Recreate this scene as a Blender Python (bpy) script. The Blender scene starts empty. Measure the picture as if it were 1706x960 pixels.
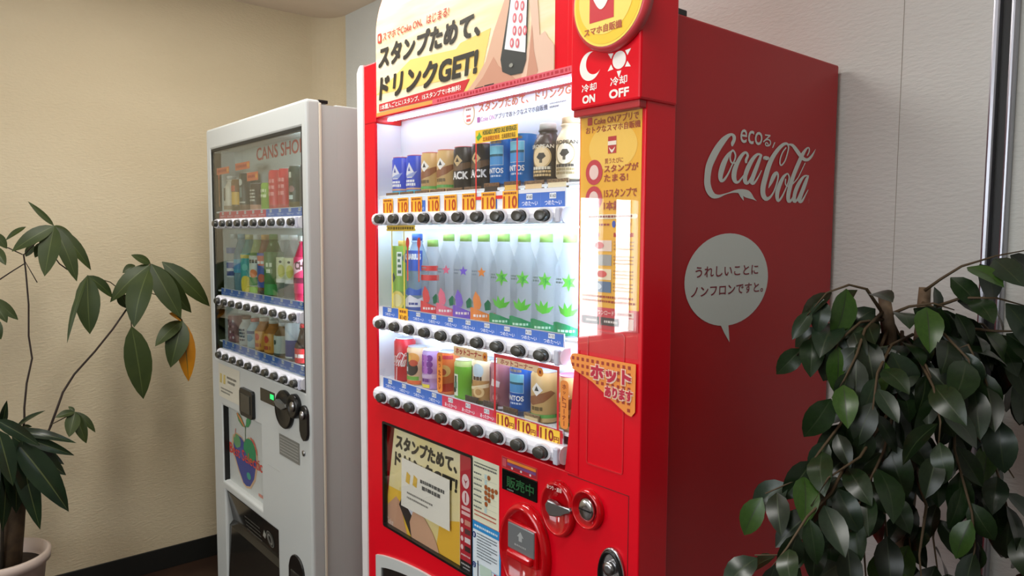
import bpy, bmesh, math, random
from mathutils import Vector, Matrix, Euler
random.seed(11)
PI = math.pi
SC = bpy.context.scene
COL = SC.collection

# ------------------------------------------------------------------ camera
CAM = Vector((0.78678, -1.02193, 1.45))
YAW, PITCH, ROLL, FPX = -0.867110, -0.0744251, 0.00490966, 1204.885
def camera():
    cy, sy, cp, sp = math.cos(YAW), math.sin(YAW), math.cos(PITCH), math.sin(PITCH)
    f = Vector((sy*cp, cy*cp, sp)); r = Vector((cy, -sy, 0)); u = r.cross(f)
    c, s = math.cos(ROLL), math.sin(ROLL)
    R, U = c*r + s*u, c*u - s*r
    cd = bpy.data.cameras.new('camera'); o = bpy.data.objects.new('camera', cd); COL.objects.link(o)
    cd.sensor_width = 36; cd.sensor_fit = 'HORIZONTAL'; cd.lens = FPX/1706*36
    cd.clip_start = .02
    M = Matrix(((R.x, U.x, -f.x, CAM.x), (R.y, U.y, -f.y, CAM.y), (R.z, U.z, -f.z, CAM.z), (0, 0, 0, 1)))
    o.matrix_world = M
    SC.camera = o
camera()

# ------------------------------------------------------------------ light
SC.view_settings.view_transform = 'Standard'; SC.view_settings.look = 'None'
SC.view_settings.gamma = 1; SC.view_settings.exposure = 0.0
SC.view_settings.use_curve_mapping = False
w = bpy.data.worlds.new('World'); SC.world = w; w.use_nodes = True
bg = w.node_tree.nodes['Background']; bg.inputs[0].default_value = (.86, .93, 1, 1); bg.inputs[1].default_value = 1.0
def area(name, loc, target, sx, sy, power, col=(1, 1, 1), spread=180):
    l = bpy.data.lights.new(name, 'AREA'); l.shape = 'RECTANGLE'; l.size = sx; l.size_y = sy
    l.energy = power; l.color = col; l.spread = math.radians(spread)
    o = bpy.data.objects.new(name, l); COL.objects.link(o); o.location = loc
    d = Vector(target) - Vector(loc)
    o.rotation_euler = d.to_track_quat('-Z', 'Y').to_euler()
    return o
# daylight entering by the windows of the front wall and of the left wall (behind the camera)
area('daylight_front_window', (-.35, -3.68, 1.8), (-.35, 0, 1.7), 2.8, 1.2, 46, (.93, .97, 1))
area('daylight_left_window', (-2.66, -2.81, 1.25), (0, -2.81, 1.25), .75, 1.1, 52, (.95, .98, 1))
# recessed ceiling panels (their housings are built with the ceiling)
area('ceiling_panel_light', (-1.2, -.36, 2.452), (-1.2, -.36, 0), 1.2, .24, 20, (1, .97, .92))
area('ceiling_panel_light', (.4, -.72, 2.452), (.4, -.72, 0), .6, .28, 10, (1, .97, .92))

# ------------------------------------------------------------------ materials
MATS = {}
def lin(c):
    return tuple(((v/255)/12.92 if v/255 <= .04045 else ((v/255+.055)/1.055)**2.4) for v in c)
def mat(key, rgb=None, rough=.5, metal=0., spec=.5, coat=0., emit=0., trans=0.):
    if key in MATS: return MATS[key]
    m = bpy.data.materials.new(key); m.use_nodes = True; MATS[key] = m
    b = m.node_tree.nodes['Principled BSDF']
    c = (*lin(rgb), 1)
    b.inputs['Base Color'].default_value = c; b.inputs['Roughness'].default_value = rough
    b.inputs['Metallic'].default_value = metal; b.inputs['Specular IOR Level'].default_value = spec
    if coat: b.inputs['Coat Weight'].default_value = coat; b.inputs['Coat Roughness'].default_value = .04
    if emit: b.inputs['Emission Color'].default_value = c; b.inputs['Emission Strength'].default_value = emit
    return m
def ink(rgb, rough=.45):
    return mat('ink_%d_%d_%d_%d' % (*rgb, int(rough*100)), rgb, rough)
def noise_mat(key, rgb, rgb2, scale, rough=.6, bump=0., bscale=None, stretch=(1, 1, 1), spec=.5, dist=.002):
    m = mat(key, rgb, rough, spec=spec); nt = m.node_tree; b = nt.nodes['Principled BSDF']
    tc = nt.nodes.new('ShaderNodeTexCoord'); mp = nt.nodes.new('ShaderNodeMapping'); mp.inputs['Scale'].default_value = stretch
    nt.links.new(tc.outputs['Object'], mp.inputs['Vector'])
    n = nt.nodes.new('ShaderNodeTexNoise'); n.inputs['Scale'].default_value = scale; n.inputs['Detail'].default_value = 6
    nt.links.new(mp.outputs[0], n.inputs['Vector'])
    r = nt.nodes.new('ShaderNodeValToRGB'); r.color_ramp.elements[0].color = (*lin(rgb), 1); r.color_ramp.elements[1].color = (*lin(rgb2), 1)
    r.color_ramp.elements[0].position = .3; r.color_ramp.elements[1].position = .7
    nt.links.new(n.outputs['Fac'], r.inputs[0]); nt.links.new(r.outputs[0], b.inputs['Base Color'])
    if bump:
        n2 = nt.nodes.new('ShaderNodeTexNoise'); n2.inputs['Scale'].default_value = bscale or scale*4; n2.inputs['Detail'].default_value = 8
        nt.links.new(mp.outputs[0], n2.inputs['Vector'])
        bp = nt.nodes.new('ShaderNodeBump'); bp.inputs['Strength'].default_value = bump; bp.inputs['Distance'].default_value = dist
        nt.links.new(n2.outputs['Fac'], bp.inputs['Height']); nt.links.new(bp.outputs[0], b.inputs['Normal'])
    return m
def glass(key, tint=(255, 255, 255), ior=1.45, rough=.01):
    if key in MATS: return MATS[key]
    m = bpy.data.materials.new(key); m.use_nodes = True; MATS[key] = m
    nt = m.node_tree; nt.nodes.clear()
    out = nt.nodes.new('ShaderNodeOutputMaterial'); mx = nt.nodes.new('ShaderNodeMixShader')
    t = nt.nodes.new('ShaderNodeBsdfTransparent'); g = nt.nodes.new('ShaderNodeBsdfGlossy'); lw = nt.nodes.new('ShaderNodeLayerWeight')
    pw = nt.nodes.new('ShaderNodeMath'); pw.operation = 'POWER'; pw.inputs[1].default_value = 5
    ma = nt.nodes.new('ShaderNodeMath'); ma.operation = 'MULTIPLY_ADD'; f0 = ((ior-1)/(ior+1))**2
    ma.inputs[1].default_value = 1-f0; ma.inputs[2].default_value = f0; lw.inputs[0].default_value = .5
    t.inputs[0].default_value = (*lin(tint), 1); g.inputs['Roughness'].default_value = rough
    nt.links.new(lw.outputs['Facing'], pw.inputs[0]); nt.links.new(pw.outputs[0], ma.inputs[0]); nt.links.new(ma.outputs[0], mx.inputs[0])
    nt.links.new(t.outputs[0], mx.inputs[1]); nt.links.new(g.outputs[0], mx.inputs[2])
    nt.links.new(mx.outputs[0], out.inputs[0]); return m
def clearplastic(key, tint, body, fac):
    if key in MATS: return MATS[key]
    m = mat(key, body, .12); nt = m.node_tree; b = nt.nodes['Principled BSDF']; out = nt.nodes['Material Output']
    mx = nt.nodes.new('ShaderNodeMixShader'); t = nt.nodes.new('ShaderNodeBsdfTransparent')
    t.inputs[0].default_value = (*lin(tint), 1); mx.inputs[0].default_value = fac
    nt.links.new(t.outputs[0], mx.inputs[1]); nt.links.new(b.outputs[0], mx.inputs[2]); nt.links.new(mx.outputs[0], out.inputs[0]); return m

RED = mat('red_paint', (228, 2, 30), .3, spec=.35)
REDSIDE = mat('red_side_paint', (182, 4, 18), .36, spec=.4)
WHITEP = mat('white_paint', (200, 204, 202), .35)
TRIMW = mat('white_trim', (232, 228, 228), .35)
BLACK = mat('black_plastic', (18, 18, 18), .3)
BUTTON = mat('button_plastic', (58, 58, 54), .25)
BARW = mat('bar_plastic', (226, 226, 234), .3)
CHROME = mat('chrome', (205, 205, 208), .18, 1.)
STEEL = mat('steel', (170, 170, 172), .3, 1.)
INNER = mat('showcase_white', (238, 242, 246), .45)
LED = mat('led_light', (206, 230, 255), .5, emit=13.)
CASE_FILL = mat('case_fill_glow', (226, 238, 245), .5, emit=15.)  # glow added to brighten the inside of the white machine's case
GLASS = glass('showcase_glass')

# ------------------------------------------------------------------ object helpers
def link(o, parent=None):
    COL.objects.link(o)
    if parent is not None: o.parent = parent
    return o
def thing(name, label, cat, loc=(0, 0, 0), group=None):
    o = bpy.data.objects.new(name, None); o.location = loc; o.empty_display_size = .05
    o['label'] = label; o['category'] = cat
    if group: o['group'] = group
    return link(o)
def tag(o, label, cat, group=None):
    o['label'] = label; o['category'] = cat
    if group: o['group'] = group
    return o
def struct(o, label=None):
    o['kind'] = 'structure'
    if label: o['label'] = label
    return o
def origin_of(p):
    v = Vector((0, 0, 0))
    while p is not None: v += Vector(p.location); p = p.parent
    return v
class MB:
    """collects shapes in world coordinates into one mesh with several materials"""
    def __init__(s): s.bm = bmesh.new(); s.mats = []
    def mi(s, m):
        if m not in s.mats: s.mats.append(m)
        return s.mats.index(m)
    def _tag(s, faces, m):
        i = s.mi(m)
        for f in faces: f.material_index = i
    def box(s, x0, x1, y0, y1, z0, z1, m, bev=0, seg=2):
        old = set(s.bm.faces); r = bmesh.ops.create_cube(s.bm, size=1)
        for v in r['verts']:
            v.co = Vector(((x0+x1)/2 + v.co.x*(x1-x0), (y0+y1)/2 + v.co.y*(y1-y0), (z0+z1)/2 + v.co.z*(z1-z0)))
        fs = set(f for v in r['verts'] for f in v.link_faces)
        if bev:
            es = set(e for v in r['verts'] for e in v.link_edges)
            rr = bmesh.ops.bevel(s.bm, geom=list(es), offset=bev, segments=seg, affect='EDGES', profile=.5)
            fs = set(s.bm.faces)-old
        s._tag(fs, m); return s
    def poly(s, pts, m):
        f = s.bm.faces.new([s.bm.verts.new(p) for p in pts]); s._tag([f], m); return s
    def prism(s, pts, mapf, d0, d1, m, bev=0, seg=2):
        """2-D outline pts, extruded between depths d0 and d1 with mapf(u,v,d)"""
        old = set(s.bm.faces); a = [s.bm.verts.new(mapf(u, v, d0)) for u, v in pts]; b = [s.bm.verts.new(mapf(u, v, d1)) for u, v in pts]
        n = len(pts); fs = [s.bm.faces.new(a), s.bm.faces.new(b[::-1])]
        for i in range(n): fs.append(s.bm.faces.new((a[i], b[i], b[(i+1) % n], a[(i+1) % n])))
        if bev:
            es = list(fs[0].edges)
            rr = bmesh.ops.bevel(s.bm, geom=es, offset=bev, segments=seg, affect='EDGES', profile=.5)
            fs = set(s.bm.faces)-old
        s._tag(fs, m); return s
    def ringprism(s, outer, inner, mapf, d0, d1, m):
        n = len(outer); O = [[s.bm.verts.new(mapf(u, v, d)) for u, v in outer] for d in (d0, d1)]
        I = [[s.bm.verts.new(mapf(u, v, d)) for u, v in inner] for d in (d0, d1)]
        fs = []
        for i in range(n):
            j = (i+1) % n
            fs += [s.bm.faces.new((O[0][i], O[0][j], I[0][j], I[0][i])), s.bm.faces.new((O[1][i], I[1][i], I[1][j], O[1][j])),
                   s.bm.faces.new((O[0][i], O[1][i], O[1][j], O[0][j])), s.bm.faces.new((I[0][i], I[0][j], I[1][j], I[1][i]))]
        s._tag(fs, m); return s
    def lathe(s, prof, c, seg=24, m=None, mats=None, axis='z', smooth=True, sx=1, sy=1):
        rings = []
        for r, h in prof:
            ring = []
            for k in range(seg):
                a = 2*PI*k/seg
                p = (r*math.cos(a)*sx, r*math.sin(a)*sy, h)
                if axis == '-y': p = (p[0], -p[2], p[1])
                ring.append(s.bm.verts.new(Vector(c)+Vector(p)))
            rings.append(ring)
        for i in range(len(prof)-1):
            mm = mats[i] if mats else m
            fs = []
            for k in range(seg):
                j = (k+1) % seg
                f = s.bm.faces.new((rings[i][k], rings[i][j], rings[i+1][j], rings[i+1][k])); f.smooth = smooth; fs.append(f)
            s._tag(fs, mm)
        for ring, mm in ((rings[0], mats[0] if mats else m), (rings[-1], mats[-1] if mats else m)):
            s._tag([s.bm.faces.new(ring)], mm)
        return s
    def tube(s, pts, rad, seg=8, m=None):
        pts = [Vector(p) for p in pts]; n = len(pts); rings = []
        for i, p in enumerate(pts):
            d = (pts[min(i+1, n-1)]-pts[max(i-1, 0)]).normalized()
            a = d.cross(Vector((.31, .52, .79))).normalized(); b = d.cross(a)
            r = rad[i] if isinstance(rad, (list, tuple)) else rad
            rings.append([s.bm.verts.new(p+r*(math.cos(2*PI*k/seg)*a+math.sin(2*PI*k/seg)*b)) for k in range(seg)])
        fs = []
        for i in range(n-1):
            for k in range(seg):
                j = (k+1) % seg
                f = s.bm.faces.new((rings[i][k], rings[i][j], rings[i+1][j], rings[i+1][k])); f.smooth = True; fs.append(f)
        fs += [s.bm.faces.new(rings[0]), s.bm.faces.new(rings[-1])]
        s._tag(fs, m); return s
    def holed(s, x0, x1, z0, z1, y0, y1, holes, m):
        """solid slab with rectangular openings, one welded body"""
        xs = sorted({x0, x1, *[h[0] for h in holes], *[h[1] for h in holes]}); zs = sorted({z0, z1, *[h[2] for h in holes], *[h[3] for h in holes]})
        solid = lambda i, k: 0 <= i < len(xs)-1 and 0 <= k < len(zs)-1 and not any(h[0] <= (xs[i]+xs[i+1])/2 <= h[1] and h[2] <= (zs[k]+zs[k+1])/2 <= h[3] for h in holes)
        V = {}
        def v(i, k, y):
            if (i, k, y) not in V: V[(i, k, y)] = s.bm.verts.new((xs[i], y, zs[k]))
            return V[(i, k, y)]
        fs = []
        for i in range(len(xs)-1):
            for k in range(len(zs)-1):
                if not solid(i, k): continue
                fs += [s.bm.faces.new((v(i, k, y0), v(i+1, k, y0), v(i+1, k+1, y0), v(i, k+1, y0))), s.bm.faces.new((v(i, k, y1), v(i, k+1, y1), v(i+1, k+1, y1), v(i+1, k, y1)))]
                for di, dk, a, b in ((-1, 0, (i, k), (i, k+1)), (1, 0, (i+1, k+1), (i+1, k)), (0, -1, (i+1, k), (i, k)), (0, 1, (i, k+1), (i+1, k+1))):
                    if not solid(i+di, k+dk): fs.append(s.bm.faces.new((v(*a, y0), v(*b, y0), v(*b, y1), v(*a, y1))))
        s._tag(fs, m)
        bmesh.ops.dissolve_limit(s.bm, angle_limit=.01, verts=[vv for vv in V.values()], edges=list({e for vv in V.values() for e in vv.link_edges}))
        return s
    def build(s, name, parent=None, bevel=0, smooth=False, origin=None):
        bmesh.ops.recalc_face_normals(s.bm, faces=s.bm.faces[:])
        off = origin_of(parent)
        if origin is not None: off = Vector(origin)
        bmesh.ops.translate(s.bm, verts=s.bm.verts[:], vec=-off)
        me = bpy.data.meshes.new(name); s.bm.to_mesh(me); s.bm.free()
        for m in s.mats: me.materials.append(m)
        o = bpy.data.objects.new(name, me); link(o, parent)
        if origin is not None: o.location = off - origin_of(parent)
        if smooth:
            for p in me.polygons: p.use_smooth = True
        if bevel:
            b = o.modifiers.new('bevel', 'BEVEL'); b.width = bevel; b.segments = 3; b.limit_method = 'ANGLE'; b.angle_limit = math.radians(40)
        return o
def copy(o, parent, delta):
    c = o.copy(); COL.objects.link(c); c.parent = parent; c.location = Vector(o.location)+Vector(delta); return c

# ------------------------------------------------------------------ print (flat lettering and shapes laid on a surface)
_TXT = {}
def text_mesh(s, bold):
    k = (s, bold)
    if k in _TXT: return _TXT[k]
    cu = bpy.data.curves.new('t', 'FONT'); cu.body = s; cu.size = 1; cu.offset = bold; cu.resolution_u = 3; cu.fill_mode = 'FRONT'
    o = bpy.data.objects.new('t', cu); COL.objects.link(o)
    dg = bpy.context.evaluated_depsgraph_get(); me = bpy.data.meshes.new_from_object(o.evaluated_get(dg))
    vs = [(v.co.x, v.co.y) for v in me.vertices]; fs = [tuple(p.vertices) for p in me.polygons]
    bpy.data.objects.remove(o); bpy.data.curves.remove(cu); bpy.data.meshes.remove(me)
    _TXT[k] = (vs, fs); return _TXT[k]
class Print:
    def __init__(s): s.v = []; s.f = []; s.m = []; s.mats = []; s.n = 0
    def up(s, l): s.n += 1; return l+.02*s.n      # every further piece of print lies a hair above the one before
    def mi(s, c):
        m = c if isinstance(c, bpy.types.Material) else ink(c)
        if m not in s.mats: s.mats.append(m)
        return s.mats.index(m)
    def poly(s, pts, c, l=1):
        l = s.up(l); n = len(s.v); s.v += [(u, v, l) for u, v in pts]; s.f.append(tuple(range(n, n+len(pts)))); s.m.append(s.mi(c)); return s
    def rect(s, u0, u1, v0, v1, c, l=1): return s.poly([(u0, v0), (u1, v0), (u1, v1), (u0, v1)], c, l)
    def rrect(s, u0, u1, v0, v1, r, c, l=1):
        return s.poly(rrpts(u0, u1, v0, v1, r), c, l)
    def ell(s, cx, cy, rx, ry, c, l=1, n=28): return s.poly([(cx+rx*math.cos(2*PI*k/n), cy+ry*math.sin(2*PI*k/n)) for k in range(n)], c, l)
    def text(s, t, u0, u1, v0, v1, c, l=2, bold=.0, shear=0., slope=0.):
        vs, fs = text_mesh(t, 0)
        if not vs: return s
        a0 = min(p[0] for p in vs); a1 = max(p[0] for p in vs); b0 = min(p[1] for p in vs); b1 = max(p[1] for p in vs)
        i = s.mi(c); d = bold*(v1-v0)
        # heavier weight: the glyphs struck several times, slightly shifted
        l = s.up(l)
        for du, dv in (((0, 0),) if bold < .008 else ((d, d), (-d, d), (d, -d), (-d, -d), (0, d), (0, -d), (d, 0), (-d, 0)) if bold >= .03 else ((d, d), (-d, d), (d, -d), (-d, -d))):
            n = len(s.v); l += .04
            for x, y in vs:
                v = v0+d+(y-b0)/max(b1-b0, 1e-6)*(v1-v0-2*d)+dv; u = u0+d+(x-a0)/max(a1-a0, 1e-6)*(u1-u0-2*d)+du
                s.v.append((u+shear*(v-v0), v+slope*(u-u0), l))
            for f in fs: s.f.append(tuple(n+q for q in f)); s.m.append(i)
        return s
    def strip(s, st, c, l=2):
        i = s.mi(c); l = s.up(l)
        for (a, b), (d, e) in zip(st[:-1], st[1:]):
            n = len(s.v); l += .012; s.v += [(*a, l), (*b, l), (*e, l), (*d, l)]; s.f.append((n, n+1, n+2, n+3)); s.m.append(i)
        return s
    def dashes(s, u0, u1, v, h, c, l=2, seed=1, gap=.35):
        rr = random.Random(seed); u = u0; l = s.up(l); s.n -= 1; k_ = s.n
        while u < u1:
            w_ = h*rr.uniform(.6, 1.6); s.rect(u, min(u+w_, u1), v-h/2*rr.uniform(.7, 1), v+h/2, c, l); s.n = k_; u += w_+h*gap
        s.n += 2; return s
    def build(s, name, parent, mapf, cut=None):
        me = bpy.data.meshes.new(name); bm = bmesh.new()
        vs = [bm.verts.new((u, v, l)) for u, v, l in s.v]
        for f, m in zip(s.f, s.m):
            try: bf = bm.faces.new([vs[i] for i in f])
            except ValueError: continue
            bf.material_index = m
        if cut:
            lo = min(v[0] for v in s.v); hi = max(v[0] for v in s.v); u = lo+cut
            while u < hi:
                bmesh.ops.bisect_plane(bm, geom=bm.verts[:]+bm.edges[:]+bm.faces[:], plane_co=(u, 0, 0), plane_no=(1, 0, 0)); u += cut
        off = origin_of(parent)
        for v in bm.verts: v.co = Vector(mapf(v.co.x, v.co.y, v.co.z))-off
        bm.to_mesh(me); bm.free()
        for m in s.mats: me.materials.append(m)
        return link(bpy.data.objects.new(name, me), parent)
def rrpts(u0, u1, v0, v1, r, n=6):
    out = []
    for cx, cy, a0 in ((u1-r, v1-r, 0), (u0+r, v1-r, PI/2), (u0+r, v0+r, PI), (u1-r, v0+r, 1.5*PI)):
        out += [(cx+r*math.cos(a0+PI/2*k/n), cy+r*math.sin(a0+PI/2*k/n)) for k in range(n+1)]
    return out
def elpts(cx, cy, rx, ry, n=40): return [(cx+rx*math.cos(2*PI*k/n), cy+ry*math.sin(2*PI*k/n)) for k in range(n)]
LY = .00035
def front(y): return lambda u, v, l=0: (u, y-l*LY, v)
def side(x): return lambda u, v, l=0: (x+l*LY, u, v)
def fdep(u, v, d): return (u, d, v)
def wrap(cx, cy, cz, r, rot=0): return lambda u, v, l=0: (cx+(r+l*.0002)*math.sin(u/r+rot), cy-(r+l*.0002)*math.cos(u/r+rot), cz+v)
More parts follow.
